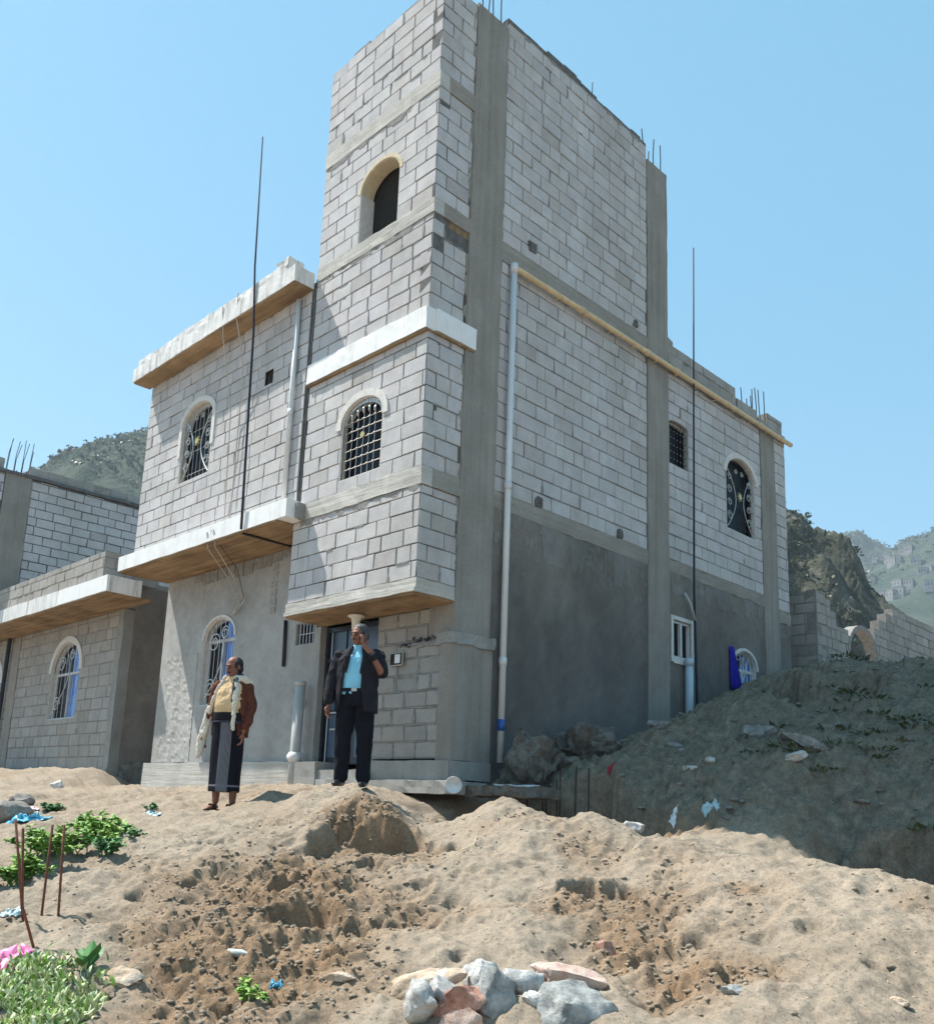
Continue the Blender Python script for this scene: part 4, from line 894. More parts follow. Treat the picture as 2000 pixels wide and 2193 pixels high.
# ---- starter bars at the column heads
def bars(list_, mat='bare_rebar', r=.009, parent=H):
    for a, b in list_:
        mb = MB(); a = Vector(a); b = Vector(b); tube(mb, [a, a.lerp(b, .5)+Vector((random.uniform(-.01, .01), random.uniform(-.01, .01), 0)), b], r, mat, 6); mb.build('reinforcing_bar', parent)
bars([((-.05, .12, 11.1), (-.06, .14, 11.95)), ((-.05, .34, 11.1), (-.04, .30, 11.9)), ((-.30, .12, 11.1), (-.31, .10, 11.9)), ((-.05, .50, 11.1), (-.05, .50, 11.95)), ((-.30, .48, 11.1), (-.28, .50, 11.9))])
bars([((-.06, 4.17, 11.0), (-.06, 4.02, 11.62)), ((-.30, 4.2, 11.0), (-.31, 4.14, 11.6)), ((-.08, 4.40, 11.0), (-.08, 4.42, 11.66)), ((-.06, 4.58, 11.0), (-.06, 4.58, 11.62)), ((-.30, 4.55, 11.0), (-.30, 4.60, 11.65))])
bars([((-.05, 2.62, 11.3), (-.05, 2.64, 11.62))], r=.007)
bars([((-.05-.22*(k % 2), 7.62+.085*k, 7.5), (-.05-.22*(k % 2)+random.uniform(-.03, .03), 7.60+.085*k+random.uniform(-.04, .03), 8.25+random.uniform(-.1, .12))) for k in range(7)])
cur = MB(); V = []; F = []
for i in range(15):
    for j in range(9):
        a = 6.47+i/14*.36*(.35+.65*j/8); b = 3.14-.72*j/8
        V.append((.02+.028*math.sin(i*1.9)*(.3+j/8), a, b))
for i in range(14):
    for j in range(8): q = i*9+j; F.append((q, q+9, q+10, q+1))
cur.add(V, F, 'blue_cloth'); curtain = cur.build('curtain', None, True); tag(curtain, 'deep blue curtain hanging out beside the low arched side window', 'curtain')
sm = curtain.modifiers.new('thick', 'SOLIDIFY'); sm.thickness = .012

# ================================================================== NEIGHBOUR ON THE LEFT
nb = thing('block_house', 'lower grey block house at the left edge with a flat white canopy', 'house', (-9.52, .25, -.008)); NBO = Vector((-9, 0, 0)); nb.scale = (1.0328,)*3
def nbuild(mb, nm): 
    o = mb.build(nm, nb); o.matrix_parent_inverse = Matrix.Translation(-NBO); return o
def nblock(*a, **k):
    o = block_panel(*a, nb, **k); o.matrix_parent_inverse = Matrix.Translation(-NBO); return o
nw = arch_poly(-12.02, -10.62, 1.72, 2.70, .62); nw2 = arch_poly(-16.6, -15.0, 1.72, 2.70, .62)
nblock(f0, -14.0, -9.09, .72, 3.72, holes=[nw], ph=.2235, plen=.47, seed=61, rough=1.6, gap=.022, mat='rough_block', smear=.3)
nblock(f0, -18.0, -14.45, .72, 3.72, holes=[nw2], ph=.2235, plen=.47, seed=62, rough=1.6, gap=.022, mat='rough_block', smear=.3)
for a0, a1 in ((-12.02, -10.62), (-16.6, -15.0)):
    w = make_window(nb, f0, a0, a1, 1.72, 2.70, .62, 'blue', trim_w=.12, deep=.15); w.matrix_parent_inverse = Matrix.Translation(-NBO)
mb = MB(); rbox(mb, -14.44, -14.01, -.012, .2, .55, 3.72, 'column_concrete', .25, .008, 4); nbuild(mb, 'concrete_column')
mb = MB(); rbox(mb, -9.085, -8.86, -.012, .2, .55, 3.72, 'plain_concrete', .25, .008, 4); nbuild(mb, 'concrete_column')
mb = MB(); tube(mb, [(-14.55, -.08, 3.72), (-14.62, -.08, .6)], .05, 'black_steel', 8); nbuild(mb, 'drain_pipe')
mb = MB(); box(mb, -9.06, -8.87, .2, 9, .86, 4.2, 'brown_plaster'); o = nbuild(mb, 'plaster_wall')
mb = MB(); rbox(mb, -9.06, -8.80, .2, 6, -.3, .86, 'rubble', .2, .03, 5); rbox(mb, -18, -8.86, -.03, .2, .2, .72, 'plain_concrete', .2, .015, 4); nbuild(mb, 'plinth')
mb = MB(); rbox(mb, -18, -7.75, -.9, -.25, 3.735, 4.03, 'weathered_paint', .2, .006, 4); rbox(mb, -18, -8.88, -.25, .2, 3.74, 4.03, 'plain_concrete', .4, .004, 4); cs = nbuild(mb, 'canopy_slab')
mb = MB(); rbox(mb, -18, -7.79, -.88, -.02, 3.705, 3.732, 'board_soffit', .3, .005, 5); o = mb.build('soffit', cs)
mb = MB(); rbox(mb, -9.85, -7.747, -.906, -.86, 3.742, 4.026, 'white_paint', .2, .003, 4); mb.build('fresh_paint', cs)
nblock(FR(-.86), -18, -8.05, 4.03, 4.52, ph=.19, plen=.42, seed=63, name='roof_parapet', mat='rough_block')
nblock(SD(-8.05, 0), -.855, -.3, 4.03, 4.52, ph=.19, plen=.42, seed=64, name='roof_parapet', mat='rough_block')
mb = MB(); box(mb, -14.2, -8.88, .2, 9, 4.1, 4.3, 'plain_concrete'); box(mb, -8.88, -8.06, -.29, .18, 4.035, 4.3, 'plain_concrete'); nbuild(mb, 'roof')
nblock(SD(-14), -.25, 9, 4.2, 7.42, ph=.212, plen=.43, seed=65, gap=.022, rough=1.6)
nblock(SD(-14), -1.5, -.86, 4.2, 7.42, ph=.212, plen=.43, seed=66, gap=.022, rough=1.6)
nblock(FR(-1.5), -18, -14.0, 4.2, 7.42, ph=.212, plen=.43, seed=67)
mb = MB(); rbox(mb, -14.3, -13.985, -.855, -.255, 4.2, 7.45, 'column_concrete', .25, .01, 4); nbuild(mb, 'concrete_column')
mb = MB(); rbox(mb, -17.9, -13.94, -1.52, 9, 7.43, 7.50, 'mortar', .4, .015, 4); nbuild(mb, 'roof_edge')
nblock(SD(-14.02), -.3, 9, 7.50, 7.72, ph=.22, plen=.43, seed=68, name='roof_parapet', mat='rough_block', rough=2)
mb = MB(); rbox(mb, -14.5, -14.02, -1.35, -.9, 7.5, 7.75, 'rough_block', .1, .03, 6); nbuild(mb, 'parapet_rubble')
for k in range(8):
    mb = MB(); y = -.86+.085*k; x = -14.05-.22*(k % 2); tube(mb, [(x, y, 7.4), (x, y+.02, 7.9), (x+random.uniform(-.04, .04), y+.05+random.uniform(-.03, .05), 8.28+random.uniform(-.12, .12))], .008, 'bare_rebar', 6); nbuild(mb, 'reinforcing_bar')

# ================================================================== UNFINISHED HOUSE BEHIND, RIGHT
ub = thing('unfinished_house', 'roofless shell of rough blocks with stepped wall tops and an empty arch behind the mound', 'house', (0, 9.5, 3))
UBI = Matrix.Translation((0, -9.5, -3))
def ublock(*a, **k):
    o = block_panel(*a, ub, **k); o.matrix_parent_inverse = UBI; return o
ublock(FR(9.5), -.45, .176, 2.4, 4.62, ph=.205, seed=71, gap=.025, mat='rough_block', rough=2)
pu = SD(.18)
for a0, a1, top, sd in ((9.5, 9.93, 4.70, 72), (9.93, 10.15, 4.60, 73), (10.15, 10.4, 4.40, 74), (10.4, 10.95, 4.13, 75)):
    ublock(pu, a0, a1, 2.4, top, seed=sd, gap=.025, mat='rough_block', rough=2)
for a0, a1, top, sd in ((12.30, 12.58, 4.40, 76), (12.58, 12.98, 4.62, 77), (12.98, 13.4, 4.84, 78), (13.4, 15.9, 5.02, 79), (17.3, 21, 4.9, 80), (15.9, 17.3, 3.4, 81)):
    ublock(pu, a0, a1, 2.4, top, seed=sd, gap=.025, mat='rough_block', rough=2)
mb = MB(); arch_ring(mb, pu, 10.97, 12.29, 3.72, .52, .09, -.2, .02, 'smeared_mortar'); o = mb.build('arch', ub); o.matrix_parent_inverse = UBI
mb = MB(); arch_ring(mb, pu, 15.92, 17.28, 4.3, .40, .09, -.2, .02, 'smeared_mortar'); o = mb.build('arch', ub); o.matrix_parent_inverse = UBI
ublock(SD(-3.2), 10.5, 22, 2.4, 3.75, seed=82, mat='rough_block', smear=.5)
ublock(FR(14), -3.2, -.02, 2.4, 3.7, seed=83, mat='rough_block')
mb = MB(); rbox(mb, -.05, .17, 10.97, 12.28, 2.4, 3.42, 'arch_plaster', .2, .01, 5); o = mb.build('low_wall', ub); o.matrix_parent_inverse = UBI

# ================================================================== PEOPLE
def uvs(c, r, n=14, m=10, rot=None):
    V = [];F = []
    for i in range(m+1):
        p = math.pi*i/m
        for k in range(n):
            t = 2*math.pi*k/n; v = Vector((r[0]*math.sin(p)*math.cos(t), r[1]*math.sin(p)*math.sin(t), r[2]*math.cos(p)))
            if rot: v = rot@v
            V.append(v+Vector(c))
    for i in range(m):
        for k in range(n): F.append((i*n+k, (i+1)*n+k, (i+1)*n+(k+1) % n, i*n+(k+1) % n))
    return V, F
class Blob:
    """closed shapes that are fused into ONE continuous skin with a voxel remesh"""
    def __init__(s): s.v = []; s.f = []
    def add(s, V, F): k = len(s.v); s.v += [tuple(v) for v in V]; s.f += [tuple(a+k for a in f) for f in F]; return s
    def ell(s, c, r, rot=None): return s.add(*uvs(c, r, rot=rot))
    def limb(s, pts, rs, n=12, flat=1.0, axis=None):
        pts = [Vector(p) for p in pts]; V = []; F = []; d, u, w = frame_of(pts[0], pts[-1])
        if axis: u = Vector(axis); u = (u-d*u.dot(d)).normalized(); w = d.cross(u)
        P = [pts[0]-d*rs[0]*.8]+pts+[pts[-1]+d*rs[-1]*.8]; Q = [rs[0]*.4]+list(rs)+[rs[-1]*.4]
        for p, r in zip(P, Q):
            for k in range(n): t = 2*math.pi*k/n; V.append(p+u*math.cos(t)*r+w*math.sin(t)*r*flat)
        for i in range(len(P)-1):
            for k in range(n): F.append((i*n+k, i*n+(k+1) % n, (i+1)*n+(k+1) % n, (i+1)*n+k))
        F.append(tuple(range(n))[::-1]); F.append(tuple(range((len(P)-1)*n, len(P)*n))); return s.add(V, F)
    def loft(s, rings, n=36, expo=2.3):
        V = []; F = []
        for cx, cy, cz, rx, ry in rings:
            for k in range(n):
                t = 2*math.pi*k/n; c_, s_ = math.cos(t), math.sin(t)
                V.append((cx+rx*math.copysign(abs(c_)**(2/expo), c_), cy+ry*math.copysign(abs(s_)**(2/expo), s_), cz))
        for i in range(len(rings)-1):
            for k in range(n): F.append((i*n+k, i*n+(k+1) % n, (i+1)*n+(k+1) % n, (i+1)*n+k))
        F.append(tuple(range(n))[::-1]); F.append(tuple(range((len(rings)-1)*n, len(rings)*n))); return s.add(V, F)
    def shell(s, rings, th=.022, n=40):
        """open-fronted coat body: rings (cx,cy,z,rx,ry,gapL,gapR); gaps are half-angles left open at the front (+Y)"""
        V = []; F = []; m = n+1
        for cx, cy, z, rx, ry, gl, gr_ in rings:
            A = np.linspace(math.pi/2+gl, math.pi/2+2*math.pi-gr_, m)
            for rr in (0, th):
                for a in A: V.append((cx+(rx-rr)*math.cos(a), cy+(ry-rr)*math.sin(a), z))
        st = 2*m
        def idx(i, lay, k): return i*st+lay*m+k
        for i in range(len(rings)-1):
            for k in range(n):
                F.append((idx(i, 0, k), idx(i, 0, k+1), idx(i+1, 0, k+1), idx(i+1, 0, k)))
                F.append((idx(i, 1, k+1), idx(i, 1, k), idx(i+1, 1, k), idx(i+1, 1, k+1)))
            for k in (0, n): F.append((idx(i, 0, k), idx(i+1, 0, k), idx(i+1, 1, k), idx(i, 1, k)) if k == 0 else (idx(i, 1, k), idx(i+1, 1, k), idx(i+1, 0, k), idx(i, 0, k)))
        for i in (0, len(rings)-1):
            for k in range(n): q = (idx(i, 0, k), idx(i, 1, k), idx(i, 1, k+1), idx(i, 0, k+1)); F.append(q if i == 0 else q[::-1])
        return s.add(V, F)
    def build(s, name, mat, parent, vox=.007, smooth=3, wrinkle=0, wf=9, wz=.5, seed=0):
        me = bpy.data.meshes.new(name+'_raw'); me.from_pydata(s.v, [], s.f); fixn(me)
        o = bpy.data.objects.new('fusing', me); COL.objects.link(o)
        r = o.modifiers.new('r', 'REMESH'); r.mode = 'VOXEL'; r.voxel_size = vox; r.use_smooth_shade = True
        if smooth: q = o.modifiers.new('s', 'SMOOTH'); q.factor = .5; q.iterations = smooth
        dg = bpy.context.evaluated_depsgraph_get(); nm = bpy.data.meshes.new_from_object(o.evaluated_get(dg)); bpy.data.objects.remove(o); bpy.data.meshes.remove(me)
        nm.name = name
        if wrinkle:
            co = np.empty(len(nm.vertices)*3, np.float32); nm.vertices.foreach_get('co', co); co = co.reshape(-1, 3)
            no = np.empty(len(nm.vertices)*3, np.float32); nm.vertices.foreach_get('normal', no); no = no.reshape(-1, 3)
            d = fbm(co[:, 0]*wf, co[:, 1]*wf, co[:, 2]*wf*wz, 3, seed); d = (1-np.abs(d)*1.6); co += no*(d*wrinkle)[:, None]
            nm.vertices.foreach_set('co', co.ravel()); nm.update()
        nm.materials.clear(); nm.materials.append(M[mat]); nm.polygons.foreach_set('use_smooth', [True]*len(nm.polygons)); nm.update()
        return link(bpy.data.objects.new(name, nm), parent)
def head_blob(b, hc, yaw, tilt=0.0):
    """skull, face and neck fused into the body; hc = head centre, +Y is the face before the turn"""
    Rm = Matrix.Rotation(yaw, 3, 'Z')@Matrix.Rotation(tilt, 3, 'X'); P = lambda x, y, z: Vector(hc)+Rm@Vector((x, y, z))
    E = lambda c, r: b.ell(P(*c), r, rot=Rm)
    E((0, -.010, .030), (.076, .098, .085)); E((0, .018, -.045), (.060, .068, .070)); E((0, .040, -.088), (.034, .036, .026))
    E((0, .070, .030), (.052, .026, .016)); E((0, .092, -.012), (.015, .020, .028)); E((0, .098, -.028), (.019, .015, .013))
    E((.036, .062, -.030), (.026, .022, .022)); E((-.036, .062, -.030), (.026, .022, .022)); E((0, .076, -.058), (.027, .016, .010)); E((0, .074, -.070), (.024, .015, .009))
    for sx in (-1, 1): E((sx*.078, -.012, -.005), (.010, .024, .034))
    return P, Rm
def hand(b, wrist, d, palm_n, r=1.0, curl=.6, thumb_side=1):
    d = Vector(d).normalized(); n = Vector(palm_n); n = (n-d*n.dot(d)).normalized(); w = d.cross(n)
    W = Vector(wrist); c = W+d*.045*r
    rot = Matrix((w, d, n)).transposed(); b.ell(c, (.040*r, .052*r, .017*r), rot=rot)
    for k, (off, L) in enumerate(((-.029, .066), (-.010, .076), (.010, .072), (.028, .058))):
        p0 = W+d*.085*r+w*off*r; a = curl*.5; p1 = p0+(d*math.cos(a)+n*math.sin(a))*L*.5*r; a = curl*1.4; p2 = p1+(d*math.cos(a)+n*math.sin(a))*L*.32*r; a = curl*2.0; p3 = p2+(d*math.cos(a)+n*math.sin(a))*L*.25*r
        b.limb([p0-d*.02*r, p0, p1, p2, p3], [.0105*r, .0100*r, .0092*r, .0085*r, .007*r], 8)
    t0 = W+d*.03*r+w*thumb_side*.034*r; t1 = t0+(d*.6+w*thumb_side*.7+n*.35).normalized()*.035*r; t2 = t1+(d*.9+w*thumb_side*.2+n*.4).normalized()*.028*r
    b.limb([t0, t1, t2], [.0135*r, .0115*r, .009*r], 8)
def face_bits(P, Rm, parent, hair_mat, beard=True):
    for sx in (-1, 1):
        e = MB(); V, F = uvs(P(sx*.030, .080, .004), (.012, .008, .0065), 10, 8, Rm); e.add(V, F, 'belt_dark'); o = e.build('eye', parent, True)
        e = MB(); tube(e, [P(sx*.014, .094, .026), P(sx*.034, .090, .031), P(sx*.054, .074, .024)], [.004, .006, .003], hair_mat, 6); e.build('eyebrow', parent, True)
    if beard:
        e = MB(); tube(e, [P(-.034, .080, -.056), P(-.012, .094, -.049), P(.012, .094, -.049), P(.034, .080, -.056)], [.004, .008, .008, .004], hair_mat, 6); e.build('moustache', parent, True)

# ---- the bareheaded man in the brown jacket
def place(px, py):
    return (px, py, gz(px, py))
p1 = place(-1.2, -2.2)
man1 = thing('person', 'man in brown jacket with cream lining, peach shirt and dark striped wrap skirt', 'person', p1, R(-146))
man1.scale = (.93, .95, 1.0)
b = Blob()
for sx in (-1, 1):                                       # bare shins and feet
    fx = sx*.105
    b.limb([(fx*.9, .0, .90), (fx, .015, .50), (fx, -.01, .28), (fx, -.02, .09)], [.085, .062, .055, .037])
    b.limb([(fx, -.045, .040), (fx+sx*.01, .06, .038), (fx+sx*.018, .145, .022)], [.034, .036, .026], flat=.75)
    b.ell((fx+sx*.006, .178, .020), (.014, .020, .012))
b.loft([(0, 0, .86, .15, .10), (0, 0, 1.0, .155, .105), (0, .01, 1.15, .165, .11), (0, .0, 1.30, .175, .105), (0, -.01, 1.38, .13, .08), (0, -.01, 1.43, .065, .06)])
b.limb([(0, -.005, 1.40), (0, .012, 1.50)], [.056, .052])
P1, R1 = head_blob(b, (0, .02, 1.555), R(-30), R(-14))
b.limb([(-.185, -.01, 1.36), (-.228, -.02, 1.12), (-.222, .05, .92), (-.215, .075, .85)], [.052, .043, .036, .028]); hand(b, (-.213, .08, .835), (0.06, .12, -1), (.9, .3, 0), 1.0, .55, -1)
b.limb([(.185, -.01, 1.36), (.255, -.02, 1.12), (.29, .0, .90), (.30, .01, .83)], [.052, .043, .036, .028]); hand(b, (.30, .012, .815), (.06, .05, -1), (-.9, .3, 0), 1.0, .5, 1)
b.build('body', 'skin', man1, .0062, 3)
face_bits(P1, R1, man1, 'hair_black')
h = Blob(); h.ell(P1(0, -.040, .030), (.083, .080, .080), rot=R1); h.ell(P1(0, -.055, -.03), (.072, .055, .06), rot=R1)
for sx in (-1, 1): h.ell(P1(sx*.066, -.012, .02), (.018, .05, .045), rot=R1)
h.build('hair', 'hair_black', man1, .006, 2, .003, 60)
Blob().loft([(0, .012, .90, .172, .125), (0, .02, 1.0, .178, .138), (0, .03, 1.12, .186, .142), (0, .02, 1.26, .192, .130), (0, .0, 1.36, .172, .104), (0, -.004, 1.405, .10, .078), (0, .002, 1.445, .066, .066)]).build('shirt', 'shirt_peach', man1, .0075, 3, .006, 11, .8, 3)
sk = Blob(); rings = []
sk.loft([(0, .01, .205, .182, .150), (0, .01, .30, .180, .148), (0, .012, .55, .182, .146), (0, .012, .80, .184, .144), (0, .015, .95, .182, .142), (0, .015, 1.00, .180, .140)], 48, 2.0)
sk.build('wrap_skirt', 'sarong', man1, .008, 2, .010, 7, .12, 5)
Blob().loft([(0, .018, .955, .193, .151), (0, .02, 1.0, .194, .153), (0, .022, 1.045, .192, .152)], 48).build('belt', 'belt_dark', man1, .007, 2)
bl = Blob().loft([(0, .018, .935, .196, .154), (0, .018, .953, .196, .154)], 48); bl.build('belt_edge', 'scarf_navy', man1, .006, 1)
jk = Blob()
jk.shell([(0, -.02, .80, .208, .176, R(50), R(62)), (0, -.02, .92, .208, .172, R(46), R(60)), (0, -.01, 1.08, .210, .168, R(42), R(58)), (0, -.01, 1.22, .216, .157, R(38), R(52)), (0, -.02, 1.33, .225, .145, R(36), R(48)), (0, -.025, 1.395, .17, .112, R(34), R(44)), (0, -.02, 1.44, .095, .092, R(34), R(42))], .024)
jk.limb([(-.19, -.01, 1.355), (-.238, -.025, 1.13), (-.236, .035, .95), (-.225, .065, .885)], [.066, .058, .052, .046])
jk.build('jacket', 'jacket_rust', man1, .0085, 3, .016, 8, .55, 7)
ln = Blob()                                              # cream fleece lining turned out along both fronts and at the shoulder
ln.limb([(-.065, .072, 1.445), (-.10, .115, 1.34), (-.115, .160, 1.18), (-.120, .178, 1.02), (-.125, .182, .86)], [.026, .036, .032, .025, .022], 12, .45, (1, .3, 0))
ln.limb([(-.10, .075, 1.43), (-.17, .05, 1.415), (-.225, .0, 1.375)], [.028, .042, .034], 12, .5, (0, 0, 1))
ln.build('lining', 'lining_cream', man1, .007, 2, .006, 30, 1, 4)
l2 = Blob()
l2.limb([(.065, .072, 1.445), (.125, .10, 1.33), (.185, .115, 1.18), (.23, .085, 1.04)], [.020, .022, .020, .020], 12, .5, (1, .3, 0))
l2.build('lining', 'lining_cream', man1, .007, 2, .006, 30, 1, 6)
sl = Blob(); sl.limb([(.185, -.01, 1.345), (.240, -.02, 1.15), (.268, .0, .98)], [.070, .060, .048]); sl.build('jacket_sleeve', 'jacket_rust', man1, .0085, 3, .012, 9, .6, 9)
s3 = Blob(); s3.limb([(.255, .02, 1.10), (.285, .03, .92), (.315, .04, .76), (.335, .05, .62), (.34, .055, .56)], [.040, .046, .050, .040, .018], 14, .6, (1, 0, 0)); o = s3.build('loose_sleeve', 'lining_cream', man1, .008, 2, .010, 16, .5, 8); o['label'] = 'cream inside-out sleeve end hanging loose'
sc = Blob(); sc.limb([(-.03, -.07, 1.475), (-.075, -.01, 1.475), (-.078, .075, 1.42), (-.085, .128, 1.30), (-.088, .158, 1.16)], [.028, .034, .036, .034, .022], 12, .6, (1, 0, 0)); sc.build('scarf', 'scarf_navy', man1, .007, 2, .007, 22, 1, 2)
for sx in (-1, 1):
    sd = MB(); fx = sx*.108; V = []
    prof = [(.036, -.075), (.044, .0), (.052, .09), (.046, .17), (.022, .205)]
    for z in (0.0, .016): V += [(fx+w_, y, z) for w_, y in prof]+[(fx-w_, y, z) for w_, y in prof[::-1]]
    n_ = 10; sd.add(V, [tuple(range(n_))[::-1], tuple(range(n_, 2*n_))]+[(i, (i+1) % n_, n_+(i+1) % n_, n_+i) for i in range(n_)], 'sandal')
    tube(sd, [(fx-.05, .05, .016), (fx-.03, .07, .066), (fx+.02, .08, .068), (fx+.05, .06, .016)], .011, 'sandal', 8); sd.build('sandal', man1)

# ---- the man in the dark suit, phone at his ear
p2 = place(-.12, -1.33)
man2 = thing('person', 'man in dark suit and light blue shirt holding a phone to his ear', 'person', p2, R(-141))
b = Blob()
for sx in (-1, 1): b.limb([(sx*.10, 0, .95), (sx*.115, .01, .52), (sx*.12, -.02, .10)], [.09, .062, .04])
b.loft([(0, 0, .90, .155, .10), (0, 0, 1.05, .16, .105), (0, .01, 1.22, .175, .115), (0, .0, 1.38, .185, .11), (0, -.01, 1.455, .13, .08), (0, -.01, 1.50, .065, .06)])
b.limb([(0, -.005, 1.47), (0, .018, 1.575)], [.058, .054])
P2, R2 = head_blob(b, (0, .03, 1.635), R(-32), R(-5))
b.limb([(.20, -.01, 1.43), (.265, -.01, 1.16), (.285, .05, .93), (.285, .07, .87)], [.055, .045, .036, .029]); hand(b, (.285, .072, .855), (.02, .15, -1), (-.9, .4, 0), 1.05, .75, 1)
ear = P2(-.098, .045, -.055)
b.limb([(-.20, -.01, 1.43), (-.275, .10, 1.225), (-.16, .14, 1.43), (ear.x-.02, ear.y+.02, ear.z-.075)], [.055, .046, .036, .029])
wv = Vector((ear.x-.018, ear.y+.02, ear.z-.07)); hand(b, wv, Vector((.15, -.1, 1)), (P2(0, .03, -.05)-wv), 1.0, .75, -1)
b.build('body', 'skin', man2, .0062, 3)
face_bits(P2, R2, man2, 'hair_grey')
h = Blob(); h.ell(P2(0, -.022, .052), (.083, .094, .078), rot=R2); h.ell(P2(0, -.060, -.005), (.076, .055, .072), rot=R2)
for sx in (-1, 1): h.ell(P2(sx*.068, .0, .015), (.016, .045, .045), rot=R2)
h.build('hair', 'hair_grey', man2, .006, 2, .003, 60)
Blob().loft([(0, .012, .98, .170, .125), (0, .012, 1.10, .172, .128), (0, .010, 1.24, .178, .126), (0, .0, 1.38, .178, .112), (0, -.008, 1.455, .115, .080), (0, .0, 1.50, .070, .066), (0, .004, 1.525, .062, .062)]).build('shirt', 'shirt_blue', man2, .0075, 3, .005, 11, .8, 3)
tr = Blob(); tr.loft([(0, .0, .86, .178, .128), (0, .005, .95, .178, .13), (0, .008, 1.03, .172, .128)])
for sx in (-1, 1): tr.limb([(sx*.092, 0, .90), (sx*.105, .01, .70), (sx*.115, .015, .50), (sx*.12, .0, .28), (sx*.122, .0, .085)], [.108, .098, .084, .074, .070])
tr.build('trousers', 'suit_trousers', man2, .0085, 2, .012, 8, .5, 3)
bt = MB(); lo_ = Blob().loft([(0, .01, 1.005, .180, .135), (0, .012, 1.045, .180, .136)], 40).build('belt', 'belt_dark', man2, .007, 1)
bt = MB(); box(bt, -.028, .028, .140, .152, 1.008, 1.044, 'silver_grille'); bt.build('buckle', lo_)
jk = Blob()
jk.shell([(0, -.005, .80, .232, .182, R(34), R(52)), (0, .0, .92, .228, .180, R(29), R(46)), (0, .0, 1.05, .222, .176, R(23), R(40)), (0, .0, 1.20, .228, .172, R(20), R(34)), (0, -.005, 1.36, .230, .158, R(19), R(30)), (0, -.015, 1.44, .19, .122, R(20), R(28)), (0, -.02, 1.505, .095, .088, R(24), R(30))], .022)
jk.limb([(.205, -.01, 1.42), (.272, -.012, 1.17), (.290, .045, .97), (.290, .065, .905)], [.078, .068, .058, .050])
jk.limb([(-.205, -.01, 1.42), (-.282, .10, 1.22), (-.185, .138, 1.385)], [.080, .070, .052])
jk.build('jacket', 'suit_black', man2, .008, 2, .011, 9, .6, 12)
lapel = Blob()
for sx, g in ((-1, .055), (1, .085)): lapel.limb([(sx*.06, .072, 1.50), (sx*.10, .130, 1.38), (sx*g*1.1, .170, 1.20)], [.020, .036, .012], 12, .3, (1, .2, 0))
lapel.build('lapels', 'suit_black', man2, .006, 1)
for sx in (-1, 1):
    sh = Blob(); fx = sx*.122; sh.limb([(fx, -.06, .048), (fx+sx*.01, .05, .046), (fx+sx*.022, .165, .034)], [.046, .046, .036], 14, .8); sh.ell((fx, -.02, .075), (.046, .06, .045)); sh.build('shoe', 'leather_black', man2, .006, 2)
ph = MB(); box(ph, -.035, .035, -.005, .005, -.072, .072, 'phone_black'); phone = ph.build('mobile_phone', None, bevel=.004)
tag(phone, 'black mobile phone held against the ear of the man in the suit', 'phone')
mw = Matrix.Translation(p2)@Matrix.Rotation(R(-141), 4, 'Z'); phone.matrix_world = mw@Matrix.Translation(P2(-.098, .03, -.035))@Matrix.Rotation(R(42), 4, 'Z')@Matrix.Rotation(R(78), 4, 'Z')@Matrix.Rotation(R(-20), 4, 'Y')

# ================================================================== STONES, LITTER, PLANTS
def rock_mesh(seed, r, cuts=9, sub=4, rough=.045):
    rd = random.Random(seed); bm = bmesh.new(); bmesh.ops.create_icosphere(bm, subdivisions=sub, radius=1.0)
    for _ in range(cuts):                                   # planar fracture faces
        n = Vector((rd.gauss(0, 1), rd.gauss(0, 1), rd.gauss(0, 1))).normalized(); k = rd.uniform(.42, .80)
        for v in bm.verts:
            e = v.co.dot(n)-k
            if e > 0: v.co -= n*e
    co = np.array([v.co[:] for v in bm.verts]); f = fbm(co[:, 0]*2.3+seed, co[:, 1]*2.3, co[:, 2]*2.3, 5, seed, .6)
    for v, q in zip(bm.verts, f): v.co += v.co.normalized()*float(q)*rough*1.9; v.co = Vector((v.co.x*r[0], v.co.y*r[1], v.co.z*r[2]))
    me = bpy.data.meshes.new('stone'); bm.to_mesh(me); bm.free(); return me
def stone(name, label, cat, x, y, z, r, mat, seed, rot=(0, 0, 0), group=None, cuts=9, rough=.045):
    me = rock_mesh(seed, r, cuts, 4, rough); me.materials.append(M[mat]); o = link(bpy.data.objects.new(name, me)); o.location = (x, y, z); o.rotation_euler = [R(a) for a in rot]
    try: me.set_sharp_from_angle(angle=R(40))
    except Exception: pass
    me.polygons.foreach_set('use_smooth', [True]*len(me.polygons))
    return tag(o, label, cat, group)
PG = 'heap of broken building stones'
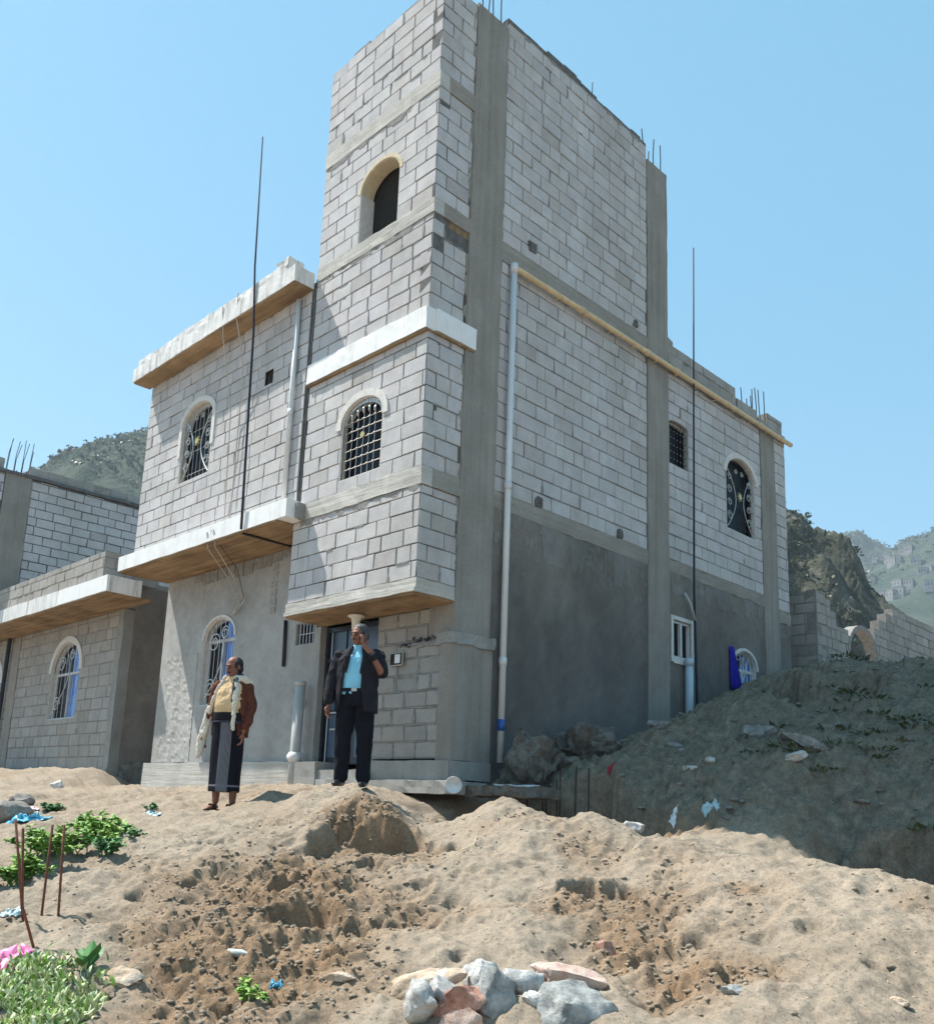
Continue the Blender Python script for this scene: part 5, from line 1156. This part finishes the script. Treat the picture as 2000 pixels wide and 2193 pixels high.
for i, (lb, x, y, z, r, mt, rot) in enumerate([
    ('long tan and white stone lying slanted at the left edge of the heap', 4.01, -4.199, -.655, (.185, .075, .065), 'stone_tan', (8, -28, 46)),
    ('white and grey stone at the very top of the heap', 4.196, -3.901, -.595, (.105, .09, .085), 'stone_white', (20, 10, 30)),
    ('speckled grey and white stone between the tan and the top stone', 4.19, -4.18, -.66, (.115, .09, .09), 'stone_white', (0, 30, 40)),
    ('white stone with a pink patch at the lower left of the heap', 4.166, -4.349, -.70, (.11, .10, .09), 'stone_white', (40, 0, 10)),
    ('brick red stone with a dark broken side in the middle of the heap', 4.328, -4.179, -.69, (.10, .085, .10), 'stone_red', (0, 12, 60)),
    ('upright white stone with a large grey blotch in the middle of the heap', 4.464, -4.044, -.67, (.085, .075, .15), 'stone_grey', (6, -8, 20)),
    ('brightest white flat stone right of the top stone', 4.404, -3.829, -.61, (.13, .10, .085), 'stone_white', (-12, 0, 50)),
    ('small dark grey stone behind the brightest white stone', 4.45, -3.67, -.61, (.075, .06, .06), 'stone_grey', (0, 0, 10)),
    ('tiny orange red stone chip wedged between two white stones', 4.542, -3.953, -.70, (.045, .04, .05), 'stone_red', (30, 20, 0)),
    ('narrow white and grey stone leaning beside the orange chip', 4.616, -3.914, -.665, (.075, .055, .09), 'stone_white', (20, -20, 0)),
    ('wide pinkish stone at the right end of the heap', 4.567, -3.584, -.60, (.185, .12, .095), 'stone_pink', (0, 6, 42)),
    ('biggest grey green stone at the lower right of the heap', 4.782, -3.83, -.68, (.175, .13, .13), 'stone_grey', (0, 10, 44)),
    ('pink stone at the bottom edge of the heap', 4.42, -4.29, -.755, (.095, .085, .075), 'stone_pink', (0, 0, 70))]):
    stone('stone', lb, 'stone', 4.40+(x-4.40)*.9, -4.0+(y+4.0)*.9, z+.022, tuple(1.42*q for q in r), mt, 100+i*7, rot, PG, 12)
def on_ground(name, label, cat, x, y, r, mat, seed, rot=(0, 0, 0), group=None, sink=.35, cuts=9):
    return stone(name, label, cat, x, y, gz(x, y)+r[2]*(1-2*sink)*.8, r, mat, seed, rot, group, cuts)
on_ground('stone', 'flat pale stone with a red underside lying alone on the left slope', 'stone', 1.51, -4.0, (.14, .075, .05), 'stone_pink', 301, (10, -14, 40))
on_ground('stone', 'rounded grey brown stone beside the broad leaved plant', 'stone', 2.80, -5.15, (.13, .08, .075), 'stone_tan', 302, (0, 0, 44))
on_ground('stone', 'small grey stone near the pink bag at the left edge', 'stone', 2.28, -5.44, (.08, .06, .045), 'stone_grey', 303, (0, 0, 40))
on_ground('stone', 'small brown stone between grey stone and leafy plant', 'stone', 2.45, -5.30, (.06, .05, .03), 'stone_tan', 304, (0, 0, 20))
on_ground('stone', 'dark earthy boulder at the far left in front of the neighbour', 'stone', -2.2, -4.05, (.30, .22, .16), 'rubble', 305, (0, 0, 20), sink=.3)
on_ground('stone', 'brown stone above the earthy boulder near the left house', 'stone', -4.0, -3.3, (.20, .14, .12), 'rubble', 306, (0, 0, 50))
on_ground('stone', 'flat bluish grey stone on the sunny right slope', 'stone', 5.26, -3.22, (.07, .05, .032), 'stone_grey', 307, (0, 0, 40))
on_ground('stone', 'reddish square stone in the hollow on the right slope', 'stone', 4.31, -2.94, (.075, .07, .07), 'stone_red', 308, (10, 0, 30))
on_ground('stone', 'white angular stone on the ridge where shade begins', 'stone', 2.95, -.62, (.13, .09, .085), 'stone_white', 309, (0, 10, 0), sink=.2)
on_ground('stone', 'tilted white slab fragment in the shade of the mound', 'stone', 3.2, 1.9, (.20, .10, .05), 'stone_white', 310, (0, -20, 35), sink=.15)
on_ground('stone', 'white stone low on the shaded slope near the pipe', 'stone', 2.29, 1.4, (.11, .07, .05), 'stone_white', 311, (0, 0, 20))
on_ground('stone', 'pale stone just right of the white one on the shaded slope', 'stone', 2.41, 1.60, (.07, .05, .04), 'stone_white', 312, (0, 0, 70))
on_ground('stone', 'dark slab propped above the white fragment on the mound', 'stone', 3.05, 2.45, (.32, .16, .10), 'rubble', 313, (0, 14, 20), sink=.2)
on_ground('stone', 'dark boulder left of the propped slab on the mound', 'stone', 2.42, 2.75, (.22, .18, .16), 'rubble', 314, (0, 0, 60))
on_ground('stone', 'grey rubble piece uphill of the pale blue pipe', 'stone', 1.59, 2.22, (.16, .10, .08), 'rubble', 315, (0, 0, 30))
on_ground('stone', 'broken grey rubble beside the foot of the blue pipe', 'stone', 1.15, 2.6, (.2, .12, .1), 'rubble', 316, (0, 0, 80))
on_ground('stone', 'small tan stone near the bottom right corner of the slope', 'stone', 5.85, -2.75, (.05, .04, .03), 'stone_tan', 317)
on_ground('stone', 'pale stone on the slope left of the heap', 'stone', 3.62, -4.35, (.09, .045, .03), 'stone_tan', 318, (0, 0, 45))
on_ground('stone', 'whitish block corner at the foot of the left house', 'stone', -8.3, -1.1, (.16, .14, .13), 'stone_white', 319)
for i, (lb, x, y, z, r) in enumerate([('largest lump of broken concrete against the side wall beside the drain pipe', .45, 1.05, .80, (.40, .46, .42)), ('middle lump of broken concrete along the side wall', .50, 1.85, .98, (.42, .45, .30)), ('low broken concrete lump furthest from the corner column', .62, 2.5, 1.10, (.32, .38, .16))]):
    stone('concrete_lump', lb, 'concrete lump', x, y, z, tuple(1.2*q for q in r), 'earthy_concrete', 400+i*3, (12*i-8, 10, 20*i), 'broken concrete along the side wall', 16, .16)
def rod(name, label, a, b, r, mat, mid=None, group=None):
    mb = MB(); pts = [Vector(a)]+([Vector(mid)] if mid else [])+[Vector(b)]; tube(mb, pts, r, mat, 7); o = mb.build(name, None, True); return tag(o, label, 'steel bar', group)
RG = 'rusty bars standing out of the left slope'
def stick(label, x, y, tx, ty, tz, kink=None):
    g = gz(x, y); rod('reinforcing_bar', label, (x, y, g-.1), (tx, ty, tz), .0085, 'rusty_rebar', kink, RG)
stick('rusty bent bar with its foot furthest down the slope', 2.01, -5.30, 2.0, -5.48, .045, (1.93, -5.40, -.40))
stick('leftmost rusty bar of the four on the slope', 1.36, -5.14, 1.354, -5.29, .078)
stick('third rusty bar from the left, leaning right', 1.32, -5.03, 1.416, -5.07, .049)
stick('rightmost rusty bar of the four on the slope', 1.50, -4.99, 1.57, -5.056, .053)
for k, (x, y, h_) in enumerate(((.69, .60, .62), (.80, .72, .66), (.95, .62, .55), (1.02, .75, .72), (1.10, .60, .6), (1.22, .74, .74), (1.30, .66, .7), (1.42, .76, .72))):
    g = gz(x, y); rod('reinforcing_bar', 'dark starter bar standing in the shaded pit beside the footing', (x, y, g-.15), (x+random.uniform(-.03, .03), y+random.uniform(-.03, .03), max(g, .05)+h_), .009, 'dark_rust', None, 'starter bars in the pit')
def crumple(name, label, cat, x, y, r, mat, seed, h=.06, rz=0):
    n = 22; A, B = np.meshgrid(np.linspace(-1, 1, n), np.linspace(-1, 1, n), indexing='ij'); th = math.radians(rz)
    X = x+(A*math.cos(th)*r[0]-B*math.sin(th)*r[1]); Y = y+(A*math.sin(th)*r[0]+B*math.cos(th)*r[1])
    X = X+.25*r[0]*fbm(A*1.7, B*1.7, 0, 3, seed); Y = Y+.25*r[1]*fbm(A*1.7, B*1.7, 0, 3, seed+1)
    Z = ground_parts(X, Y)[0]+.012+h*np.abs(fbm(A*2.1, B*2.1, 0, 3, seed+2))*np.clip(1.15-np.hypot(A, B)*.7, .1, 1)
    o = grid_mesh(name, X, Y, Z, mat, True); m = o.modifiers.new('t', 'SOLIDIFY'); m.thickness = .006; return tag(o, label, cat)
crumple('plastic_bag', 'crumpled blue plastic bag on the slope behind the rusty bars', 'plastic bag', -1.75, -4.02, (.20, .09), 'plastic_blue', 3, .07, 45)
crumple('plastic_bag', 'small pale plastic scrap left of the rusty bars', 'plastic bag', 1.2, -5.17, (.08, .04), 'plastic_pale', 5, .04, 20)
crumple('plastic_bag', 'pink plastic bag at the left edge of the slope', 'plastic bag', 2.19, -5.54, (.12, .10), 'plastic_pink', 7, .07, 30)
crumple('plastic_scrap', 'dark blue scrap above the seedling on the dug soil', 'litter', 3.22, -4.47, (.032, .02), 'plastic_blue', 9, .03, 30)
crumple('cloth', 'pink and white cloth lying at the far left below the house', 'cloth', -3.1, -3.75, (.30, .16), 'cloth_pinkwhite', 11, .14, 20)
crumple('plastic_scrap', 'pale blue scrap near the sandalled man', 'litter', -1.15, -3.05, (.09, .06), 'plastic_pale', 13, .03, 10)
crumple('cloth', 'red cloth scrap at the lip of the shaded pit', 'cloth', 1.42, 1.16, (.03, .02), 'cloth_red', 15, .03, 20)
crumple('plastic_sheet', 'white plastic rag hanging down the dug bank in shade', 'plastic sheet', 2.50, .70, (.03, .07), 'plastic_white', 17, .07, 20)
crumple('plastic_sheet', 'pale blue plastic rag beside the white one on the bank', 'plastic sheet', 2.75, .98, (.08, .04), 'plastic_pale', 19, .03, 60)
bo = MB(); tube(bo, [(2.76, -4.50, 0), (2.84, -4.46, 0), (2.875, -4.443, 0), (2.90, -4.43, 0)], [.022, .024, .012, .010], 'plastic_dull', 12); bt_ = bo.build('plastic_bottle', None, True); bt_.location = (0, 0, gz(2.82, -4.47)+.028); tag(bt_, 'crushed clear plastic bottle on the dug brown soil', 'bottle')
bw = MB(); lathe(bw, [(.0, 0), (.07, .0), (.10, .03), (.135, .075), (.128, .075), (.095, .036), (.0, .01)], (0, 0, 0), 'plastic_white', 24); bowl = bw.build('bowl', None, True); bowl.scale = (.7,)*3; bowl.location = (.36, -.27, .535); bowl.rotation_euler = (R(100), 0, R(38)); tag(bowl, 'white plastic bowl tipped against the edge of the footing slab', 'bowl')
sh_ = MB(); rbox(sh_, .60, 1.02, .12, .4, .542, .556, 'plastic_white', .05, .012, 9); tag(sh_.build('plastic_sheet', None, True), 'white plastic sheet lying on the rough footing slab', 'plastic sheet')

# ---- plants
def leaf(mb, p, d, n, L, w, tint, mat, bend=.3):
    d = Vector(d).normalized(); n = Vector(n); n = (n-d*n.dot(d)); n = n.normalized() if n.length > 1e-4 else Vector((0, 0, 1)); s = d.cross(n); p = Vector(p)
    a = p+d*L*.45+n*L*.08; t = p+d*L-n*L*bend*.6; q = p+d*L*.75-n*L*bend*.15
    mb.add([p, a+s*w-n*w*.25, a, a-s*w-n*w*.25, q+s*w*.75-n*w*.2, q, q-s*w*.75-n*w*.2, t], [(0, 1, 2), (0, 2, 3), (1, 4, 5, 2), (2, 5, 6, 3), (4, 7, 5), (5, 7, 6)], mat, tint)
def weed(label, x, y, h_, spread, n_stems, n_leaf, L, w, mat, seed, group=None, cat='plant'):
    h_ *= .72; spread *= .74; L *= .52; w *= .60; n_leaf = int(n_leaf*2.6)
    rd = random.Random(seed); g = gz(x, y); t = thing('weed_plant', label, cat, (x, y, g), 0, group); fo = MB(); st = MB()
    for k in range(n_stems):
        a = rd.uniform(0, 6.283); tilt = rd.uniform(.1, 1.0); top = Vector((math.cos(a)*spread*tilt, math.sin(a)*spread*tilt, h_*rd.uniform(.6, 1.1)*(1.15-.5*tilt)))
        base = Vector((rd.gauss(0, .25)*spread, rd.gauss(0, .25)*spread, -.01)); top = top+base; mid = base.lerp(top, .5)+Vector((0, 0, h_*.12))
        tube(st, [base, mid, top], [.006, .0045, .003], mat, 5, tint=.1)
        for q in range(n_leaf):
            u = rd.uniform(.25, 1.0); p = base.lerp(mid, u*2) if u < .5 else mid.lerp(top, u*2-1); b_ = rd.uniform(0, 6.283)
            d = Vector((math.cos(b_), math.sin(b_), rd.uniform(-.1, .8))); leaf(fo, p, d, (rd.gauss(0, .3), rd.gauss(0, .3), 1), L*rd.uniform(.6, 1.2), w*rd.uniform(.7, 1.2), rd.random()**1.3, mat, rd.uniform(.1, .6))
    st.build('stem', t); fo.build('foliage', t); return t
WG = 'leafy weeds on the left slope'
weed('bushiest bright green weed, uphill of the rusty bars', -.72, -3.86, .34, .36, 22, 16, .13, .030, 'leaf_green', 1, WG)
weed('broad green weed right of the bushiest one', -.42, -3.86, .24, .24, 14, 14, .12, .028, 'leaf_green', 2, WG)
weed('low green weed behind the left pair of rusty bars', .30, -4.66, .30, .34, 18, 15, .12, .028, 'leaf_green', 3, WG)
weed('green weed between the two pairs of rusty bars', .20, -4.42, .28, .30, 15, 15, .12, .028, 'leaf_green', 4, WG)
weed('green weed at the left frame edge behind the bars', .55, -4.95, .30, .34, 18, 15, .12, .028, 'leaf_green', 5, WG)
weed('dark green weed just right of the rightmost bar', .55, -4.25, .22, .20, 12, 14, .10, .026, 'leaf_dark', 6, WG)
weed('small yellowish weed downhill of the bushiest one', .12, -4.08, .16, .18, 9, 12, .085, .022, 'leaf_green', 7, WG)
weed('tiny dusty weed right of the yellowish one', .16, -3.86, .13, .15, 8, 10, .075, .02, 'leaf_dark', 8, WG)
weed('tiny weed below the left house near the cloth', -2.9, -3.35, .16, .16, 7, 10, .12, .03, 'leaf_dark', 9)
weed('tiny green weed near the pale scrap', -1.3, -2.95, .10, .12, 7, 9, .08, .02, 'leaf_dark', 10)
weed('lone seedling with pale leaves left of the stone heap', 3.43, -4.80, .17, .10, 6, 9, .065, .022, 'leaf_green', 11)
weed('sprig of fresh leaves just above the lone seedling', 3.36, -4.66, .12, .08, 4, 8, .06, .02, 'leaf_green', 12)
t = thing('broad_leaf_plant', 'plant with a few broad upright green leaves above the pale grass', 'plant', (2.57, -5.26, gz(2.57, -5.26)))
for k, (a, el, L) in enumerate(((.4, 1.2, .17), (1.7, 1.0, .15), (3.0, .8, .16), (4.2, 1.1, .14), (5.4, .7, .15), (2.3, 1.35, .16))):
    lf = MB(); leaf(lf, (0, 0, -.01), (math.cos(a)*math.cos(el), math.sin(a)*math.cos(el), math.sin(el)), (-math.cos(a), -math.sin(a), .6), L, .042, .25+.1*k, 'leaf_dark', .15); lf.build('leaf', t)
gb = MB(); rd = random.Random(77)
for k in range(6000):
    x, y = 2.84+rd.gauss(0, .24), -5.62+rd.gauss(0, .14)
    if (x-2.75)*.69+(y+5.52)*.72 > .27 or vnoise(np.array([x*5.]), np.array([y*5.]), 0, 8)[0] < -.8: continue
    lean = Vector((rd.gauss(0, .5), rd.gauss(0, .5), 1)); L = rd.uniform(.02, .075); leaf(gb, (x, y, 0), lean, (rd.gauss(0, 1), rd.gauss(0, 1), .2), L, rd.uniform(.005, .013), rd.random(), 'leaf_grassy' if rd.random() < .8 else 'leaf_green', .5)
V = np.array(gb.v).reshape(-1, 8, 3); base = ground_parts(V[:, 0, 0], V[:, 0, 1])[0]; V[:, :, 2] += base[:, None]; gb.v = [tuple(p) for p in V.reshape(-1, 3)]
tag(gb.build('grass'), kind='stuff')

# ---- pebbles and crumbs of soil strewn over the slopes; dull weeds on the shaded mound
ICO = bmesh.new(); bmesh.ops.create_icosphere(ICO, subdivisions=1, radius=1); IV = np.array([v.co[:] for v in ICO.verts]); IF = np.array([[v.index for v in f.verts] for f in ICO.faces]); ICO.free()
def scatter(name, pts, sizes, mat, flat=.7, seed=0, attrs=None, sink=.25):
    g = np.random.default_rng(seed); n = len(pts); V = IV[None]*(1+g.uniform(-.42, .38, (n, len(IV), 1)))
    ang = g.uniform(0, 6.283, n); c, s_ = np.cos(ang), np.sin(ang); sc = np.stack([g.uniform(.7, 1.3, n), g.uniform(.7, 1.3, n), g.uniform(.5, 1.0, n)*flat], -1)
    V = V*sc[:, None, :]*sizes[:, None, None]; X = V[..., 0]*c[:, None]-V[..., 1]*s_[:, None]; Y = V[..., 0]*s_[:, None]+V[..., 1]*c[:, None]
    V = np.stack([X, Y, V[..., 2]], -1)+pts[:, None, :]; V[..., 2] += (sizes*(.7-2*sink)*flat)[:, None]
    F = (IF[None]+(np.arange(n)*len(IV))[:, None, None]).reshape(-1, 3); me = bpy.data.meshes.new(name)
    me.vertices.add(n*len(IV)); me.vertices.foreach_set('co', V.astype(np.float32).ravel()); me.loops.add(F.size); me.loops.foreach_set('vertex_index', F.ravel().astype(np.int32))
    me.polygons.add(len(F)); me.polygons.foreach_set('loop_start', np.arange(0, F.size, 3, dtype=np.int32)); me.update(calc_edges=True); me.materials.append(M[mat])
    t_ = me.attributes.new('tint', 'FLOAT', 'FACE'); t_.data.foreach_set('value', np.repeat(g.random(n), len(IF)).astype(np.float32))
    for nm, arr in (attrs or {}).items(): a = me.attributes.new(nm, 'FLOAT', 'POINT'); a.data.foreach_set('value', np.repeat(arr, len(IV)).astype(np.float32))
    return tag(link(bpy.data.objects.new(name, me)), kind='stuff')
def clumps(name, pts, sizes, mat, nq=14, seed=0):
    g = np.random.default_rng(seed); n = len(pts); c = g.normal(0, .42, (n, nq, 3))*np.array((1, 1, .62)); c[..., 2] = np.abs(c[..., 2])*1.2
    a = g.normal(0, 1, (n, nq, 3)); a /= np.linalg.norm(a, axis=-1, keepdims=True); b = g.normal(0, 1, (n, nq, 3)); b -= a*(a*b).sum(-1, keepdims=True); b /= np.linalg.norm(b, axis=-1, keepdims=True)
    h = g.uniform(.18, .42, (n, nq, 1)); V = np.stack([c-a*h-b*h*.6, c+a*h*.8-b*h, c+a*h+b*h*.7, c-a*h*.7+b*h], 2)*sizes[:, None, None, None]+pts[:, None, None, :]
    V = V.reshape(-1, 3).astype(np.float32); m = n*nq; me = bpy.data.meshes.new(name); me.vertices.add(len(V)); me.vertices.foreach_set('co', V.ravel()); me.loops.add(len(V)); me.loops.foreach_set('vertex_index', np.arange(len(V), dtype=np.int32))
    me.polygons.add(m); me.polygons.foreach_set('loop_start', np.arange(0, len(V), 4, dtype=np.int32)); me.update(calc_edges=True); me.materials.append(M[mat])
    t_ = me.attributes.new('tint', 'FLOAT', 'FACE'); t_.data.foreach_set('value', np.clip(np.repeat(g.random(n), nq)*.7+g.random(m)*.4, 0, 1).astype(np.float32)); return tag(link(bpy.data.objects.new(name, me)), kind='stuff')
def near_points(n, seed, x0=-4, x1=7, y0=-6, y1=2, dens=None):
    g = np.random.default_rng(seed); x = g.uniform(x0, x1, n); y = g.uniform(y0, y1, n); z, d, gr = ground_parts(x, y)
    keep = g.random(n) < (dens(x, y, d, gr) if dens else 1); return np.stack([x, y, z], -1)[keep], d[keep], gr[keep]
P, D_, G_ = near_points(46000, 1, 0, 6.6, -6, -.4, lambda x, y, d, g: np.clip(d*1.25-.12, .035, 1))
sz = .003+.021*np.random.default_rng(2).random(len(P))**3.2; scatter('soil_clods', P, sz, 'soil', .8, 3, {'dig': np.clip(D_*.12, 0, 1), 'rubble_shade': G_}, .38)
P, D_, G_ = near_points(6000, 5, -5, 6.6, -6, 0, lambda x, y, d, g: .3+.3*(fbm(x*.9, y*.9, 0, 3, 90) > 0))
scatter('pebbles', P, .003+.012*np.random.default_rng(6).random(len(P))**4, 'stone_tan', .65, 7)
P, D_, G_ = near_points(3600, 8, .3, 6.0, .2, 9.0, lambda x, y, d, g: .5*(g > .3))
scatter('rubble_chips', P, .008+.055*np.random.default_rng(9).random(len(P))**5, 'rubble', .6, 10, None, .4)
gb = MB(); rd = random.Random(5); PX, PY = [], []
for k in range(190):
    x = rd.uniform(1.2, 6.5); y = rd.uniform(1.0, 8.5)
    if vnoise(np.array([x*.8]), np.array([y*.8]), 0, 33)[0] < -.05 or y < .42*x: continue
    PX.append(x); PY.append(y)
ZZ = ground_parts(np.array(PX), np.array(PY))[0]
for x, y, z in zip(PX, PY, ZZ):
    for q in range(rd.randint(14, 34)):
        a = rd.uniform(0, 6.283); s_ = rd.uniform(.03, .16); leaf(gb, (x+math.cos(a)*s_, y+math.sin(a)*s_, z-.005), (math.cos(a), math.sin(a), rd.uniform(.2, 1.6)), (rd.gauss(0, 1), rd.gauss(0, 1), 1), rd.uniform(.04, .11), rd.uniform(.010, .022), rd.random(), 'weed_dull', .4)
tag(gb.build('weeds'), kind='stuff')
tw = MB()
for a, b_ in (((2.0, -1.62), (2.28, -1.95)), ((2.28, -1.95), (2.33, -2.15))): tube(tw, [(a[0], a[1], gz(*a)+.02), (b_[0], b_[1], gz(*b_)+.02)], .005, 'straw', 5)
tag(tw.build('dry_stalk'), 'dry pale stalk lying on the sunny ridge of soil', 'stalk')

# ---- shrubs on the hillsides, a village on the far one
from mathutils.bvhtree import BVHTree
def hill_points(o, n, seed, dens, p0=-150, p1=2150):
    co = np.empty(len(o.data.vertices)*3, np.float32); o.data.vertices.foreach_get('co', co); co = co.reshape(-1, 3); g = np.random.default_rng(seed)
    d = co-C0; v = np.stack([d@rN, d@uN, d@fN], -1); px = 926.7+1988*v[:, 0]/v[:, 2]; py = 1325-1988*v[:, 1]/v[:, 2]
    keep = (v[:, 2] > 1) & (px > p0) & (px < p1) & (co[:, 2] > 2) & (fbm(co[:, 0]*dens, co[:, 1]*dens, 0, 4, seed) > -.15); idx = np.flatnonzero(keep); return co[g.choice(idx, min(n, len(idx)), replace=False)]+g.normal(0, .8, (min(n, len(idx)), 3))*(1, 1, 0)
P = hill_points(hillN, 3200, 3, .09, 1640, 2060); clumps('shrubs', P, .16+.62*np.random.default_rng(1).random(len(P))**2.4, 'shrub_far', 11, 2)
P = hill_points(hillL, 3500, 4, .03, -60, 340); clumps('shrubs', P, .35+1.25*np.random.default_rng(2).random(len(P))**2.2, 'shrub_far', 11, 5)
P = hill_points(hillF, 3000, 6, .01, 1720, 2080); clumps('shrubs', P, .9+3*np.random.default_rng(3).random(len(P))**2.5, 'shrub_far', 9, 6)
dgp = bpy.context.evaluated_depsgraph_get(); bvh = BVHTree.FromObject(hillF, dgp)
VH = [(1876,1204,'small'),(1891,1199,'tall'),(1902,1202,'wide'),(1912,1208,'flat'),(1921,1203,'low'),(1936,1187,'bright'),(1947,1182,'topmost'),(1961,1208,'square'),(1975,1229,'large'),(1988,1224,'pale'),(1923,1256,'double'),(1947,1254,'little'),(1990,1258,'broad'),(1908,1279,'single'),(1926,1273,'stubby'),(1885,1281,'lowest'),(1836,1226,'leftmost')]
where = {'small':'left of the main row','tall':'as the tallest in the main row','wide':'as the widest of the main row','flat':'at the right of the main row','low':'at the end of the main row','bright':'just below the topmost one','topmost':'as the highest of the village','square':'right of the main row','large':'near the right frame edge','pale':'at the right frame edge, upper','double':'mid slope with a twin roof line','little':'right of the mid slope house','broad':'at the right frame edge, lower','single':'below the mid slope house','stubby':'right beside another low house','lowest':'as the lowest of the village','leftmost':'alone near the dark hill'}
rd = random.Random(3)
for px, py, wd in VH:
    v = fN+rN*(px-926.7)/1988.1-uN*(py-1325.0)/1988.1; hit = bvh.ray_cast(Vector(C0), Vector(v).normalized())
    if hit[0] is None: continue
    w, d_, h_ = rd.uniform(4.5, 8), rd.uniform(4.5, 7), rd.uniform(3.2, 5.5); mb = MB(); box(mb, -w/2, w/2, -d_/2, d_/2, -4, h_, 'village_wall'); box(mb, -w/2-.2, w/2+.2, -d_/2-.2, d_/2+.2, h_, h_+.5, 'village_wall')
    for k in range(3):
        for fl in range(max(1, int(h_//3))): box(mb, -w/2+.5+k*w/3.2, -w/2+1.2+k*w/3.2, -d_/2-.06, -d_/2+.1, .9+fl*3, 2.4+fl*3, 'interior_dark'); box(mb, w/2-.1, w/2+.06, -d_/2+.5+k*d_/3.2, -d_/2+1.2+k*d_/3.2, .9+fl*3, 2.4+fl*3, 'interior_dark')
    o = mb.build('village_house'); o.location = hit[0]; o.rotation_euler = (0, 0, rd.uniform(-.4, .4)); tag(o, f'far whitish village house on the hazy hill, {where[wd]}', 'house', 'village houses on the far hill')

# ================================================================== AIR
HAZE = 0.00036
hz = MB(); box(hz, -1900, 1900, -1900, 1900, -6, 345, 'mortar'); hzo = hz.build('haze'); hzo.data.materials.clear()
hm = bpy.data.materials.new('haze'); hm.use_nodes = True; hn = hm.node_tree.nodes; hn.clear()
pv = hn.new('ShaderNodeVolumePrincipled'); pv.inputs['Color'].default_value = (.80, .90, 1.0, 1); pv.inputs['Density'].default_value = HAZE; pv.inputs['Anisotropy'].default_value = .2
ho = hn.new('ShaderNodeOutputMaterial'); hm.node_tree.links.new(pv.outputs[0], ho.inputs['Volume']); hzo.data.materials.append(hm); tag(hzo, kind='stuff')
